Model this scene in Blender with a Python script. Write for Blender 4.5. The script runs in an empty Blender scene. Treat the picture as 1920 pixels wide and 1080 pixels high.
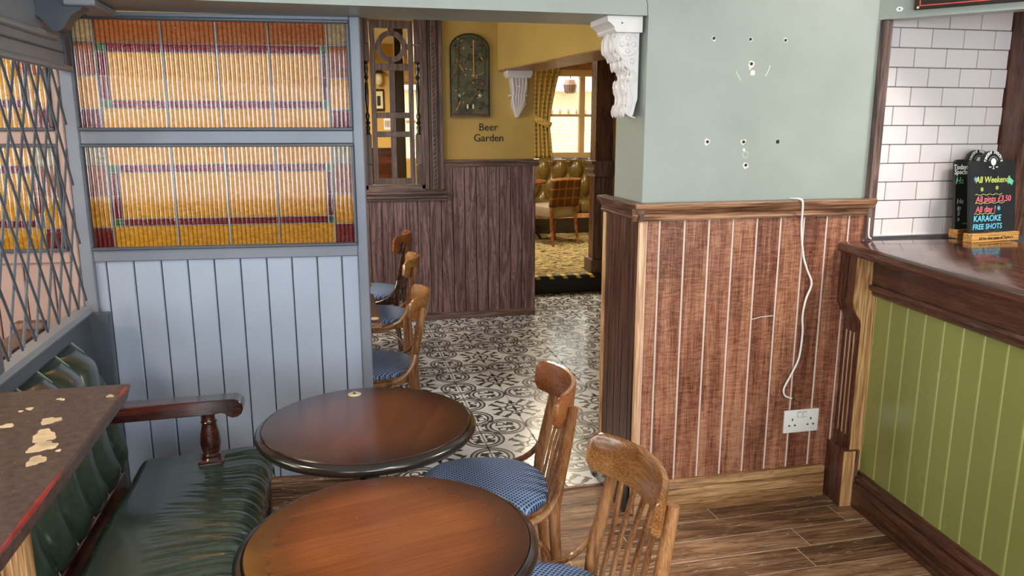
import bpy, bmesh, math, random
from mathutils import Vector, Matrix
random.seed(7)
PI = math.pi
sc = bpy.context.scene
col = sc.collection

# ------------------------------------------------------------------ camera
cam_d = bpy.data.cameras.new('camera')
cam_d.sensor_width = 36.0
cam_d.lens = 36.0 * 1450.0 / 1920.0
cam_d.clip_start = 0.02
cam_d.clip_end = 200
cam = bpy.data.objects.new('camera', cam_d)
col.objects.link(cam)
cam.location = (0, 0, 1.55)
cam.rotation_euler = (math.radians(90 - 11.803), 0, math.radians(-13.147))
sc.camera = cam
sc.view_settings.view_transform = 'Standard'
sc.view_settings.look = 'None'
sc.view_settings.gamma = 1
sc.view_settings.use_curve_mapping = False
sc.view_settings.exposure = 0.3
sc.cycles.max_bounces = 10
sc.cycles.diffuse_bounces = 5
sc.cycles.glossy_bounces = 4
sc.cycles.transmission_bounces = 8
sc.cycles.transparent_max_bounces = 10
sc.cycles.caustics_reflective = False
sc.cycles.caustics_refractive = False
sc.cycles.sample_clamp_indirect = 6.0

# ------------------------------------------------------------------ daylight
world = bpy.data.worlds.new('sky')
sc.world = world
world.use_nodes = True
bg = world.node_tree.nodes['Background']
bg.inputs[0].default_value = (0.80, 0.90, 1.0, 1)
bg.inputs[1].default_value = 2.6


def area(name, loc, size, rot, power, colour):
    l = bpy.data.lights.new(name, 'AREA')
    l.shape = 'RECTANGLE'
    l.size, l.size_y = size
    l.energy = power
    l.color = colour
    o = bpy.data.objects.new(name, l)
    col.objects.link(o)
    o.location = loc
    o.rotation_euler = [math.radians(a) for a in rot]
    return o


# daylight that enters by the windows of the wall behind the photographer (area lights stand outside the panes)
DAY = (0.86, 0.94, 1.0)
for wx in (-1.55, 0.25, 2.05):
    area('window_daylight', (wx, -1.86, 1.55), (1.2, 1.5), (90, 0, 0), 62, DAY)
# side window of the booth beyond the lattice
area('window_daylight_booth', (-3.15, 1.7, 1.5), (1.5, 1.3), (90, 0, -90), 45, (1.0, 0.93, 0.85))
# unseen side window, added to brighten the tiled passage
area('window_daylight_passage', (-3.15, 4.6, 1.6), (1.5, 1.3), (90, 0, -90), 72, (1.0, 0.97, 0.92))
# sky light that falls through the far window into the raised room (lamp stands outside, above the window head)
area('window_daylight_far', (3.45, 11.3, 3.3), (1.6, 1.2), (-52, 0, 0), 260, (1.0, 0.95, 0.82))
sun_d = bpy.data.lights.new('sun', 'SUN')
sun_d.energy = 5.0
sun_d.angle = 0.02
sun = bpy.data.objects.new('sun', sun_d)
col.objects.link(sun)
sun.rotation_euler = (math.radians(42), 0, math.radians(8))


# ------------------------------------------------------------------ mesh helpers
class MB:
    def __init__(self):
        self.v = []
        self.f = []

    def _add(self, vs, fs):
        b = len(self.v)
        self.v += [tuple(p) for p in vs]
        self.f += [tuple(i + b for i in q) for q in fs]
        return self

    def box(self, x0, y0, z0, x1, y1, z1):
        vs = [(x0, y0, z0), (x1, y0, z0), (x1, y1, z0), (x0, y1, z0), (x0, y0, z1), (x1, y0, z1), (x1, y1, z1), (x0, y1, z1)]
        return self._add(vs, [(0, 3, 2, 1), (4, 5, 6, 7), (0, 1, 5, 4), (1, 2, 6, 5), (2, 3, 7, 6), (3, 0, 4, 7)])

    def prism(self, poly, axis, a, b):
        def p3(p, t):
            return {'x': (t, p[0], p[1]), 'y': (p[0], t, p[1]), 'z': (p[0], p[1], t)}[axis]
        n = len(poly)
        vs = [p3(p, a) for p in poly] + [p3(p, b) for p in poly]
        fs = [tuple(range(n))[::-1], tuple(range(n, 2 * n))]
        fs += [(i, (i + 1) % n, n + (i + 1) % n, n + i) for i in range(n)]
        return self._add(vs, fs)

    def lathe(self, prof, seg=24, c=(0, 0, 0)):
        vs, fs = [], []
        n = len(prof)
        for r, z in prof:
            for k in range(seg):
                a = 2 * PI * k / seg
                vs.append((c[0] + r * math.cos(a), c[1] + r * math.sin(a), c[2] + z))
        for i in range(n - 1):
            for k in range(seg):
                k2 = (k + 1) % seg
                fs.append((i * seg + k, i * seg + k2, (i + 1) * seg + k2, (i + 1) * seg + k))
        fs.append(tuple(range(seg))[::-1])
        fs.append(tuple(range((n - 1) * seg, n * seg)))
        return self._add(vs, fs)

    def tube(self, path, r, seg=8, flat=None):
        """round (or elliptic) rod along a path; flat = (ru, rv) half sizes"""
        P = [Vector(p) for p in path]
        n = len(P)
        rr = r if isinstance(r, (list, tuple)) else [r] * n
        vs, fs = [], []
        up = Vector((0, 0, 1))
        t0 = (P[1] - P[0]).normalized()
        if abs(t0.dot(up)) > 0.9:
            up = Vector((0, 1, 0))
        u = t0.cross(up).normalized()
        for i in range(n):
            t = (P[min(i + 1, n - 1)] - P[max(i - 1, 0)]).normalized()
            u = (u - t * u.dot(t)).normalized()
            w = t.cross(u)
            for k in range(seg):
                a = 2 * PI * k / seg
                ru, rv = (flat if flat else (rr[i], rr[i]))
                vs.append(P[i] + u * (ru * math.cos(a)) + w * (rv * math.sin(a)))
        for i in range(n - 1):
            for k in range(seg):
                k2 = (k + 1) % seg
                fs.append((i * seg + k, i * seg + k2, (i + 1) * seg + k2, (i + 1) * seg + k))
        fs.append(tuple(range(seg))[::-1])
        fs.append(tuple(range((n - 1) * seg, n * seg)))
        return self._add(vs, fs)

    def grid(self, fn, nu, nv, closed_u=False):
        vs = [fn(i / nu, j / nv) for j in range(nv + 1) for i in range(nu + 1)]
        w = nu + 1
        fs = [(j * w + i, j * w + i + 1, (j + 1) * w + i + 1, (j + 1) * w + i) for j in range(nv) for i in range(nu)]
        return self._add(vs, fs)

    def xform(self, M, start=0):
        for i in range(start, len(self.v)):
            self.v[i] = tuple(M @ Vector(self.v[i]))
        return self

    def build(self, name, mat, parent=None, loc=None, rz=0.0, smooth=35, bevel=0.0, seg=1):
        me = bpy.data.meshes.new(name)
        bm = bmesh.new()
        bv = [bm.verts.new(p) for p in self.v]
        for f in self.f:
            try:
                bm.faces.new([bv[i] for i in f])
            except ValueError:
                pass
        bmesh.ops.remove_doubles(bm, verts=bm.verts, dist=1e-6)
        if bevel:
            es = [e for e in bm.edges if len(e.link_faces) == 2 and e.calc_face_angle(0) > 0.7]
            bmesh.ops.bevel(bm, geom=es, offset=bevel, segments=seg, affect='EDGES', profile=0.5, clamp_overlap=True)
        bmesh.ops.recalc_face_normals(bm, faces=bm.faces)
        bm.to_mesh(me)
        bm.free()
        if smooth:
            me.polygons.foreach_set('use_smooth', [True] * len(me.polygons))
            me.set_sharp_from_angle(angle=math.radians(smooth))
        me.materials.append(mat)
        o = bpy.data.objects.new(name, me)
        col.objects.link(o)
        if parent is not None:
            o.parent = parent
        if loc:
            o.location = loc
        o.rotation_euler.z = rz
        return o


def tag(o, label=None, cat=None, group=None, kind=None):
    for k, v in (('label', label), ('category', cat), ('group', group), ('kind', kind)):
        if v:
            o[k] = v
    return o


def empty(name, loc=(0, 0, 0), rz=0.0):
    o = bpy.data.objects.new(name, None)
    o.empty_display_size = 0.1
    col.objects.link(o)
    o.location = loc
    o.rotation_euler.z = rz
    return o


def share(src, name, parent, loc, rz=0.0, scale=None):
    o = bpy.data.objects.new(name, src.data)
    col.objects.link(o)
    o.parent = parent
    o.location = loc
    o.rotation_euler.z = rz
    if scale:
        o.scale = scale
    return o


def children(o):
    return [c for c in bpy.data.objects if c.parent == o]


def copy_tree(o, parent=None):
    c = o.copy()
    col.objects.link(c)
    c.parent = parent
    for ch in children(o):
        copy_tree(ch, c)
    return c


def arc(cx, cy, r, a0, a1, n):
    return [(cx + r * math.cos(math.radians(a0 + (a1 - a0) * i / n)), cy + r * math.sin(math.radians(a0 + (a1 - a0) * i / n))) for i in range(n + 1)]


def smoothpath(pts, n=6):
    """Catmull-Rom through points"""
    P = [Vector(p) for p in pts]
    P = [P[0] * 2 - P[1]] + P + [P[-1] * 2 - P[-2]]
    out = []
    for i in range(1, len(P) - 2):
        for k in range(n):
            t = k / n
            a, b, c, d = P[i - 1], P[i], P[i + 1], P[i + 2]
            out.append(0.5 * ((2 * b) + (c - a) * t + (2 * a - 5 * b + 4 * c - d) * t * t + (3 * b - a - 3 * c + d) * t ** 3))
    out.append(P[-2])
    return out


# ------------------------------------------------------------------ material helpers
def lin(c):
    out = []
    for k in c[:3]:
        k = k / 255.0
        out.append(k / 12.92 if k <= 0.04045 else ((k + 0.055) / 1.055) ** 2.4)
    return (out[0], out[1], out[2], 1.0)


class S:
    """a node socket with arithmetic"""
    def __init__(self, m, s):
        self.m, self.s = m, s

    def _b(self, op, o, rev=False):
        return self.m.math(op, o, self) if rev else self.m.math(op, self, o)

    def __add__(self, o): return self._b('ADD', o)
    __radd__ = __add__
    def __mul__(self, o): return self._b('MULTIPLY', o)
    __rmul__ = __mul__
    def __sub__(self, o): return self._b('SUBTRACT', o)
    def __rsub__(self, o): return self._b('SUBTRACT', o, True)
    def __truediv__(self, o): return self._b('DIVIDE', o)


class Mat:
    def __init__(self, name, rough=0.5, coat=0.0, spec=0.5):
        self.mat = bpy.data.materials.new(name)
        self.mat.use_nodes = True
        self.t = self.mat.node_tree
        self.b = self.t.nodes['Principled BSDF']
        self.out = self.t.nodes['Material Output']
        self.b.inputs['Roughness'].default_value = rough
        self.b.inputs['Coat Weight'].default_value = coat
        self.b.inputs['Coat Roughness'].default_value = 0.12
        self.b.inputs['Specular IOR Level'].default_value = spec

    def n(self, typ, **kw):
        nd = self.t.nodes.new(typ)
        for k, v in kw.items():
            setattr(nd, k, v)
        return nd

    def put(self, sock, val):
        if isinstance(val, S):
            self.t.links.new(val.s, sock)
        elif isinstance(val, bpy.types.NodeSocket):
            self.t.links.new(val, sock)
        else:
            sock.default_value = val

    def math(self, op, a, b=None, c=None):
        nd = self.n('ShaderNodeMath', operation=op)
        self.put(nd.inputs[0], a)
        if b is not None:
            self.put(nd.inputs[1], b)
        if c is not None:
            self.put(nd.inputs[2], c)
        return S(self, nd.outputs[0])

    def step(self, x, a, b):
        nd = self.n('ShaderNodeMapRange', interpolation_type='SMOOTHSTEP')
        self.put(nd.inputs[0], x)
        nd.inputs[1].default_value = a
        nd.inputs[2].default_value = b
        return S(self, nd.outputs[0])

    def mix(self, f, a, b):
        nd = self.n('ShaderNodeMix', data_type='RGBA')
        self.put(nd.inputs[0], f)
        self.put(nd.inputs[6], a)
        self.put(nd.inputs[7], b)
        return nd.outputs[2]

    def coords(self, space='Object', rnd=True):
        if space == 'World':
            v = self.n('ShaderNodeNewGeometry').outputs['Position']
        else:
            v = self.n('ShaderNodeTexCoord').outputs['Object']
        if rnd:
            r = self.n('ShaderNodeObjectInfo').outputs['Random']
            vm = self.n('ShaderNodeVectorMath', operation='MULTIPLY_ADD')
            cmb = self.n('ShaderNodeCombineXYZ')
            for i in range(3):
                self.t.links.new(r, cmb.inputs[i])
            self.t.links.new(cmb.outputs[0], vm.inputs[0])
            vm.inputs[1].default_value = (31.0, 17.0, 43.0)
            self.t.links.new(v, vm.inputs[2])
            v = vm.outputs[0]
        return v

    def scaled(self, v, s):
        m = self.n('ShaderNodeMapping')
        self.t.links.new(v, m.inputs[0])
        m.inputs['Scale'].default_value = s
        return m.outputs[0]

    def noise(self, v, scale, detail=3, dist=0.0, rough=0.55):
        nd = self.n('ShaderNodeTexNoise')
        self.t.links.new(v, nd.inputs['Vector'])
        nd.inputs['Scale'].default_value = scale
        nd.inputs['Detail'].default_value = detail
        nd.inputs['Distortion'].default_value = dist
        nd.inputs['Roughness'].default_value = rough
        return S(self, nd.outputs['Fac'])

    def ramp(self, f, stops):
        nd = self.n('ShaderNodeValToRGB')
        self.put(nd.inputs[0], f)
        el = nd.color_ramp.elements
        while len(el) < len(stops):
            el.new(0.5)
        for e, (p, c) in zip(el, stops):
            e.position = p
            e.color = c
        return nd.outputs[0]

    def xyz(self, v):
        nd = self.n('ShaderNodeSeparateXYZ')
        self.t.links.new(v, nd.inputs[0])
        return [S(self, o) for o in nd.outputs]

    def bump(self, h, strength=0.2, dist=0.01):
        nd = self.n('ShaderNodeBump')
        nd.inputs['Strength'].default_value = strength
        nd.inputs['Distance'].default_value = dist
        self.put(nd.inputs['Height'], h)
        self.t.links.new(nd.outputs[0], self.b.inputs['Normal'])

    def base(self, c):
        self.put(self.b.inputs['Base Color'], c)
        return self


def paint(name, rgb, rough=0.45, var=0.05, bump=0.05, spec=0.5, coat=0.0, scale=3.0):
    m = Mat(name, rough, coat, spec)
    v = m.coords('World', False)
    n1 = m.noise(v, scale, 5)
    n2 = m.noise(v, 90, 2)
    c = lin(rgb)
    lo = tuple(k * (1 - var * 3) for k in c[:3]) + (1,)
    hi = tuple(min(1, k * (1 + var * 3)) for k in c[:3]) + (1,)
    m.base(m.ramp(n1, [(0.3, lo), (0.7, hi)]))
    m.put(m.b.inputs['Roughness'], n1 * 0.06 + (rough - 0.03))
    m.bump(n2 * 0.5 + n1, bump, 0.004)
    return m.mat


def wood(name, dark, mid, light, axis='Z', freq=1.0, rough=0.38, bump=0.25, coat=0.0, ring=9.0, spec=0.5, rnd=True, pores=0.6, space='Object', ripple=0.0, lines=0.0, scratch=0.0, tone=0.0):
    m = Mat(name, rough, coat, spec)
    v = m.coords(space, rnd)

    def ax(along, across):
        return {'X': (along, across, across), 'Y': (across, along, across), 'Z': (across, across, along)}[axis]
    n1 = m.noise(m.scaled(v, ax(0.9 * freq, 13.0 * freq)), 1.0, 2, 0.35)
    rings = m.math('SINE', n1 * (ring * 2 * PI)) * 0.5 + 0.5
    fine = m.noise(m.scaled(v, ax(9.0 * freq, 330 * freq)), 1.0, 2)
    f = rings * (1 - pores) + m.step(fine, 0.25, 0.75) * pores
    if ripple:
        rp = m.noise(m.scaled(v, ax(125 * freq, 20 * freq)), 1.0, 2, 1.0)
        f = f * (1 - ripple) + m.step(rp, 0.3, 0.7) * ripple
    big = m.noise(v, 3.0, 3)
    f2 = f * 0.75 + (big - 0.5) * 0.5 + 0.125
    if tone:
        f2 = f2 + (S(m, m.n('ShaderNodeObjectInfo').outputs['Random']) - 0.5) * tone
    c = m.ramp(f2, [(0.2, lin(dark)), (0.5, lin(mid)), (0.8, lin(light))])
    if lines:
        nl = m.noise(m.scaled(v, ax(2.2 * freq, 26.0 * freq)), 1.0, 2, 0.6)
        ln = m.math('POWER', m.math('SINE', nl * 60.0) * 0.5 + 0.5, 5.0)
        c = m.mix(ln * lines, c, lin(tuple(k * 0.45 for k in dark)))
        f = f - ln * 0.6
    if scratch:
        sc_ = m.step(m.noise(m.scaled(v, ax(14.0, 70.0)), 1.0, 4, 1.2), 0.60, 0.70)
        c = m.mix(sc_ * scratch, c, lin((206, 190, 172)))
    m.base(c)
    m.put(m.b.inputs['Roughness'], f * 0.15 + (rough - 0.07))
    m.bump(f, bump, 0.0015)
    return m.mat


def plain(name, rgb, rough=0.5, metal=0.0, coat=0.0, spec=0.5, var=0.04):
    m = Mat(name, rough, coat, spec)
    v = m.coords('Object', False)
    n = m.noise(v, 25, 3)
    c = lin(rgb)
    m.base(m.ramp(n, [(0.3, tuple(k * (1 - var * 2) for k in c[:3]) + (1,)), (0.7, tuple(min(1, k * (1 + var * 2)) for k in c[:3]) + (1,))]))
    m.b.inputs['Metallic'].default_value = metal
    return m.mat


M = {}
M['sage'] = paint('sage_paint', (154, 161, 155), 0.38, 0.03, 0.06)
M['blue'] = paint('blue_grey_paint', (158, 166, 185), 0.30, 0.02, 0.03, scale=3)
M['blue_dark'] = paint('blue_grey_paint_frame', (118, 121, 134), 0.34, 0.04, 0.08)
M['pinkish'] = paint('dusty_rose_paint', (170, 140, 132), 0.4, 0.05, 0.08)  # same partition as the blue one, warm booth light painted into its colour
M['grey_paint'] = paint('slate_grey_paint', (78, 82, 92), 0.4, 0.05, 0.08)
M['header'] = paint('header_grey_paint', (140, 141, 148), 0.36, 0.03, 0.05)
M['mustard'] = paint('mustard_paint', (190, 158, 86), 0.5, 0.03, 0.05)
M['white_ceiling'] = paint('ceiling_white', (228, 226, 220), 0.7, 0.02, 0.03)
M['plaster_white'] = paint('white_gloss_plaster', (222, 216, 216), 0.4, 0.02, 0.04)
M['clad'] = wood('mahogany_stained_board', (92, 50, 38), (144, 90, 68), (188, 134, 104), 'Z', 1.0, 0.36, 0.6, ring=4, pores=0.6, ripple=0.34, lines=0.22, tone=0.25)
M['clad_gap'] = paint('pale_groove', (226, 200, 186), 0.6, 0.03, 0.0)
M['clad_dark'] = wood('plum_stained_board', (92, 62, 64), (122, 90, 92), (150, 118, 118), 'Z', 1.0, 0.42, 0.5, ring=6, pores=0.4, lines=0.6, tone=0.15)
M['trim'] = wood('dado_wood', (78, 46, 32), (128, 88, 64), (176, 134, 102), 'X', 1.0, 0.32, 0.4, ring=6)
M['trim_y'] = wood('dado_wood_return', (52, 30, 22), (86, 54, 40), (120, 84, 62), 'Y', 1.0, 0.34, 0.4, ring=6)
M['skirt'] = wood('light_skirting_wood', (118, 80, 48), (164, 120, 78), (196, 156, 110), 'X', 0.9, 0.4, 0.35, ring=5, lines=0.35)
M['pale_strip'] = wood('pale_corner_bead', (178, 128, 92), (214, 168, 132), (236, 200, 168), 'Z', 1.0, 0.5, 0.3)
M['plank'] = wood('worn_oak_plank', (88, 60, 42), (138, 100, 72), (182, 144, 112), 'X', 0.9, 0.40, 0.6, ring=5, pores=0.6, lines=0.5, scratch=0.6, tone=0.2)
M['bar_wood'] = wood('dark_bar_wood', (44, 22, 16), (74, 42, 32), (98, 60, 44), 'Y', 1.0, 0.25, 0.2, coat=0.4, ring=4)
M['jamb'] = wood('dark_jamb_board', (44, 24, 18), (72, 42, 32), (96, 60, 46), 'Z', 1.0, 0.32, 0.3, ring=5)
M['bar_top'] = wood('varnished_bar_top', (52, 28, 22), (84, 50, 40), (112, 72, 56), 'Y', 0.8, 0.18, 0.12, coat=0.9, ring=4)
M['bar_light'] = wood('raw_bar_wood', (134, 88, 52), (190, 142, 94), (222, 182, 132), 'Z', 1.0, 0.45, 0.4)
M['bracket'] = wood('brown_bracket_wood', (62, 34, 26), (94, 58, 44), (122, 82, 62), 'Z', 1.0, 0.3, 0.3, ring=5, lines=0.3)
M['olive'] = paint('olive_gloss_paint', (146, 156, 90), 0.27, 0.01, 0.0, coat=0.2)
M['olive_gap'] = paint('pale_olive_bead', (226, 226, 168), 0.4, 0.02, 0.0)
M['frame_wood'] = wood('dark_frame_wood', (62, 44, 40), (96, 74, 68), (128, 104, 98), 'Z', 1.2, 0.38, 0.4, ring=5)
M['frame_wood_x'] = wood('dark_frame_wood_long', (66, 46, 42), (104, 80, 74), (140, 114, 106), 'X', 1.2, 0.38, 0.4, ring=5)
M['chair_wood'] = wood('honey_bentwood', (104, 62, 34), (144, 94, 56), (178, 130, 86), 'Z', 1.3, 0.28, 0.08, coat=0.3, ring=2, pores=0.5)
M['rail_wood'] = wood('chair_top_rail_wood', (104, 62, 30), (144, 94, 52), (180, 130, 80), 'Y', 1.0, 0.26, 0.05, coat=0.35, ring=1.0, pores=0.5)
M['rail_wood_red'] = wood('chair_top_rail_red_wood', (92, 44, 20), (124, 68, 36), (152, 94, 54), 'Y', 1.0, 0.26, 0.05, coat=0.35, ring=1.0, pores=0.5)
M['dark_red_wood'] = wood('polished_red_mahogany', (30, 10, 8), (64, 22, 16), (92, 36, 26), 'X', 1.0, 0.2, 0.1, coat=0.7, ring=3)
M['black_wood'] = plain('black_stained_edge', (34, 26, 24), 0.22, coat=0.6)
M['iron'] = plain('black_cast_iron', (22, 20, 20), 0.45)
M['white_plastic'] = plain('white_plastic', (238, 236, 232), 0.3, var=0.01)
M['black'] = plain('matt_black', (14, 13, 13), 0.6)
M['hole'] = plain('dark_hole', (40, 34, 30), 0.8)
M['chip'] = plain('bare_plaster_chip', (226, 222, 212), 0.8)
M['lead'] = plain('lead_came', (150, 152, 154), 0.45, metal=0.4)
M['grout'] = plain('grey_grout', (120, 108, 112), 0.8)
M['tile_grout'] = plain('dark_floor_grout', (26, 25, 24), 0.9)
M['gold'] = plain('brass', (190, 160, 90), 0.3, metal=0.8)
M['cream'] = plain('cream_enamel', (214, 204, 168), 0.35)
M['leather_green'] = plain('green_leather', (50, 63, 53), 0.27, coat=0.6, var=0.1)
M['banq'] = plain('olive_leather', (104, 84, 38), 0.33, coat=0.2, var=0.1)
M['piping'] = plain('pale_green_piping', (150, 160, 146), 0.4)
M['grey_leather'] = plain('taupe_leather', (136, 124, 106), 0.4)
M['pane_frame'] = paint('sash_paint', (206, 178, 132), 0.4, 0.03, 0.03)


def chalk(name, rgb):
    return plain(name, rgb, 0.9, var=0.08)


# painted board / blackboard
M['slate'] = paint('blackboard_slate', (34, 35, 38), 0.42, 0.10, 0.03, scale=12)


def mat_white_tile():
    m = Mat('white_glazed_tile', 0.12, 0.4)
    r = m.n('ShaderNodeObjectInfo').outputs['Random']
    m.base(m.mix(S(m, r), lin((240, 228, 226)), lin((232, 222, 224))))
    v = m.coords('World', False)
    m.bump(m.noise(v, 9, 2), 0.08, 0.01)
    return m.mat


M['white_tile'] = mat_white_tile()


def mat_tile_print():
    """printed encaustic pattern, one repeat = 0.507 m, rosette of four ringed circles, small circles on the joints"""
    m = Mat('printed_floor_tile', 0.22, 0.25)
    x, y, z = m.xyz(m.coords('World', False))
    Pp = 0.507

    def wrap(s, o):
        w = (s - o) / Pp
        return m.math('FRACT', w) - 0.5
    px = wrap(x, 0.697 - Pp / 2)
    py = wrap(y, 5.277 - Pp / 2)
    ax = m.math('ABSOLUTE', px)
    ay = m.math('ABSOLUTE', py)
    a = m.math('MAXIMUM', ax, ay)
    b = m.math('MINIMUM', ax, ay)

    def dist(u, w, cx, cy):
        du = u - cx
        dw = w - cy
        return m.math('SQRT', du * du + dw * dw)

    def ring(d, r, w):
        return 1 - m.step(m.math('ABSOLUTE', d - r), w * 0.7, w * 1.3)

    def disc(d, r):
        return 1 - m.step(d, r * 0.85, r * 1.15)

    def ell(u, w, cx, cy, ang, ra, rb):
        ca, sa = math.cos(ang), math.sin(ang)
        du = u - cx
        dw = w - cy
        e = (du * ca + dw * sa) / ra
        g = (dw * ca - du * sa) / rb
        return m.math('SQRT', e * e + g * g)
    d = dist(a, b, 0.285, 0.0)
    dark = ring(d, 0.203, 0.010)
    dark = m.math('MAXIMUM', dark, ring(d, 0.155, 0.011))
    grey = m.step(d, 0.155, 0.165) * (1 - m.step(d, 0.2, 0.21))
    # clover leaves inside each circle and arabesques between
    outside = m.step(d, 0.205, 0.215)

    def leaf(cx, cy, ang, s=1.0):
        e1 = disc(ell(a, b, cx, cy, ang, 0.052 * s, 0.024 * s), 1.0)
        e2 = disc(ell(a, b, cx + 0.012, cy, ang + 1.5, 0.05 * s, 0.022 * s), 1.0)
        return m.math('MAXIMUM', e1, e2)
    lf = leaf(0.335, 0.062, 0.5, 1.1)
    lf = m.math('MAXIMUM', lf, disc(ell(a, b, 0.215, 0.04, 0.3, 0.035, 0.012), 1.0))
    lf = m.math('MAXIMUM', lf, ring(dist(a, b, 0.245, 0.075), 0.042, 0.009) * (1 - m.step(d, 0.14, 0.15)))
    dark = m.math('MAXIMUM', dark, lf)
    # centre motif and gaps between rosettes
    mid = m.math('MAXIMUM', disc(ell(a, b, 0.06, 0.06, 0.785, 0.045, 0.016), 1.0), disc(ell(a, b, 0.17, 0.15, 0.75, 0.03, 0.014), 1.0))
    dark = m.math('MAXIMUM', dark, mid)
    d2 = dist(a, b, 0.5, 0.5)
    gap = ring(d2, 0.098, 0.011)
    gap = m.math('MAXIMUM', gap, disc(ell(a, b, 0.5, 0.5, 0.0, 0.085, 0.018), 1.0))
    gap = m.math('MAXIMUM', gap, disc(ell(a, b, 0.5, 0.5, PI / 2, 0.085, 0.018), 1.0))
    gap = m.math('MAXIMUM', gap, disc(ell(a, b, 0.5, 0.34, 0.0, 0.05, 0.022), 1.0))
    gap = m.math('MAXIMUM', gap, disc(ell(a, b, 0.5, 0.3, PI / 2, 0.055, 0.022), 1.0))
    gap = m.math('MAXIMUM', gap, disc(ell(a, b, 0.385, 0.30, 0.75, 0.055, 0.026), 1.0))
    gap = m.math('MAXIMUM', gap, disc(ell(a, b, 0.345, 0.265, -0.8, 0.045, 0.017), 1.0))
    gap = m.math('MAXIMUM', gap, ring(dist(a, b, 0.40, 0.385), 0.05, 0.011) * m.step(a + b, 0.72, 0.76))
    dark = m.math('MAXIMUM', dark, gap * outside)
    c0 = m.mix(grey, lin((226, 229, 232)), lin((178, 180, 182)))
    c1 = m.mix(dark, c0, lin((58, 60, 58)))
    m.base(c1)
    v = m.coords('World', False)
    n = m.noise(v, 14, 4)
    m.put(m.b.inputs['Roughness'], n * 0.2 + 0.14)
    m.bump(n, 0.06, 0.004)
    return m.mat


M['print_tile'] = mat_tile_print()


def mat_seat():
    """blue woven seat cloth with a light lattice"""
    m = Mat('blue_lattice_cloth', 0.85, spec=0.2)
    x, y, z = m.xyz(m.coords('Object', False))
    u = (x + y) * 62.0
    w = (x - y) * 62.0
    fu = m.math('ABSOLUTE', m.math('FRACT', u) - 0.5)
    fw = m.math('ABSOLUTE', m.math('FRACT', w) - 0.5)
    line = m.step(m.math('MAXIMUM', fu, fw), 0.33, 0.42)
    dot = 1 - m.step(fu + fw, 0.2, 0.3)
    c = m.mix(line, lin((66, 88, 134)), lin((160, 178, 210)))
    c = m.mix(dot * 0.8, c, lin((30, 42, 78)))
    m.base(c)
    m.bump(line, 0.3, 0.002)
    return m.mat


M['seat'] = mat_seat()


def mat_glass_pane(name, rgb, hammered=True, rough=0.12):
    """coloured rolled glass: part clear refraction, part light scattered through the sheet"""
    m = Mat(name, rough)
    t = m.t
    c = lin(rgb)
    m.base(c)
    m.b.inputs['Transmission Weight'].default_value = 1.0
    m.b.inputs['IOR'].default_value = 1.3
    v = m.coords('World', False)
    n = m.noise(m.scaled(v, (1, 1, 1.6)), 55 if hammered else 20, 3, 0.6)
    m.bump(n, 0.6, 0.006)
    tl = m.n('ShaderNodeBsdfTranslucent')
    tl.inputs[0].default_value = c
    mx = m.n('ShaderNodeMixShader')
    m.put(mx.inputs[0], m.step(n, 0.3, 0.75) * 0.3 + 0.35)
    t.links.new(m.b.outputs[0], mx.inputs[1])
    t.links.new(tl.outputs[0], mx.inputs[2])
    t.links.new(mx.outputs[0], m.out.inputs[0])
    return m.mat


M['amber'] = mat_glass_pane('amber_cathedral_glass', (255, 214, 96))
M['amber_dark'] = mat_glass_pane('deep_amber_cathedral_glass', (204, 146, 92))
M['magenta'] = mat_glass_pane('magenta_glass', (176, 48, 92))
M['frost'] = mat_glass_pane('clear_textured_glass', (214, 206, 192))
M['leaf_glass'] = mat_glass_pane('green_glass', (120, 168, 120))


def mat_thin_glass(name, tint, gloss, rough=0.05, base=0.0):
    m = Mat(name)
    t = m.t
    tr = m.n('ShaderNodeBsdfTransparent')
    tr.inputs[0].default_value = tint
    gl = m.n('ShaderNodeBsdfGlossy')
    gl.inputs['Roughness'].default_value = rough
    fr = m.n('ShaderNodeFresnel')
    fr.inputs[0].default_value = 1.45
    mx = m.n('ShaderNodeMixShader')
    f = S(m, fr.outputs[0]) * gloss + base
    t.links.new(f.s, mx.inputs[0])
    t.links.new(tr.outputs[0], mx.inputs[1])
    t.links.new(gl.outputs[0], mx.inputs[2])
    t.links.new(mx.outputs[0], m.out.inputs[0])
    t.nodes.remove(m.b)
    return m.mat


M['window_glass'] = mat_thin_glass('window_glass', (0.96, 0.98, 0.97, 1), 1.0)


def mat_reeded():
    """ribbed glass: clear on the crowns, darker where the ribs turn away, sharp highlights"""
    m = Mat('reeded_glass')
    t = m.t
    tr = m.n('ShaderNodeBsdfTransparent')
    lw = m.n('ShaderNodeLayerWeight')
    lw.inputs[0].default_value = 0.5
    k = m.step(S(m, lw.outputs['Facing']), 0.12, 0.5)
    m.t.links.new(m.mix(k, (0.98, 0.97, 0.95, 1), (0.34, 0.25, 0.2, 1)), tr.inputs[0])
    gl = m.n('ShaderNodeBsdfGlossy')
    gl.inputs['Roughness'].default_value = 0.06
    fr = m.n('ShaderNodeFresnel')
    fr.inputs[0].default_value = 1.45
    mx = m.n('ShaderNodeMixShader')
    f = S(m, fr.outputs[0]) * 1.8 + 0.06
    t.links.new(f.s, mx.inputs[0])
    t.links.new(tr.outputs[0], mx.inputs[1])
    t.links.new(gl.outputs[0], mx.inputs[2])
    t.links.new(mx.outputs[0], m.out.inputs[0])
    t.nodes.remove(m.b)
    return m.mat


M['reeded'] = mat_reeded()


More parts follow.
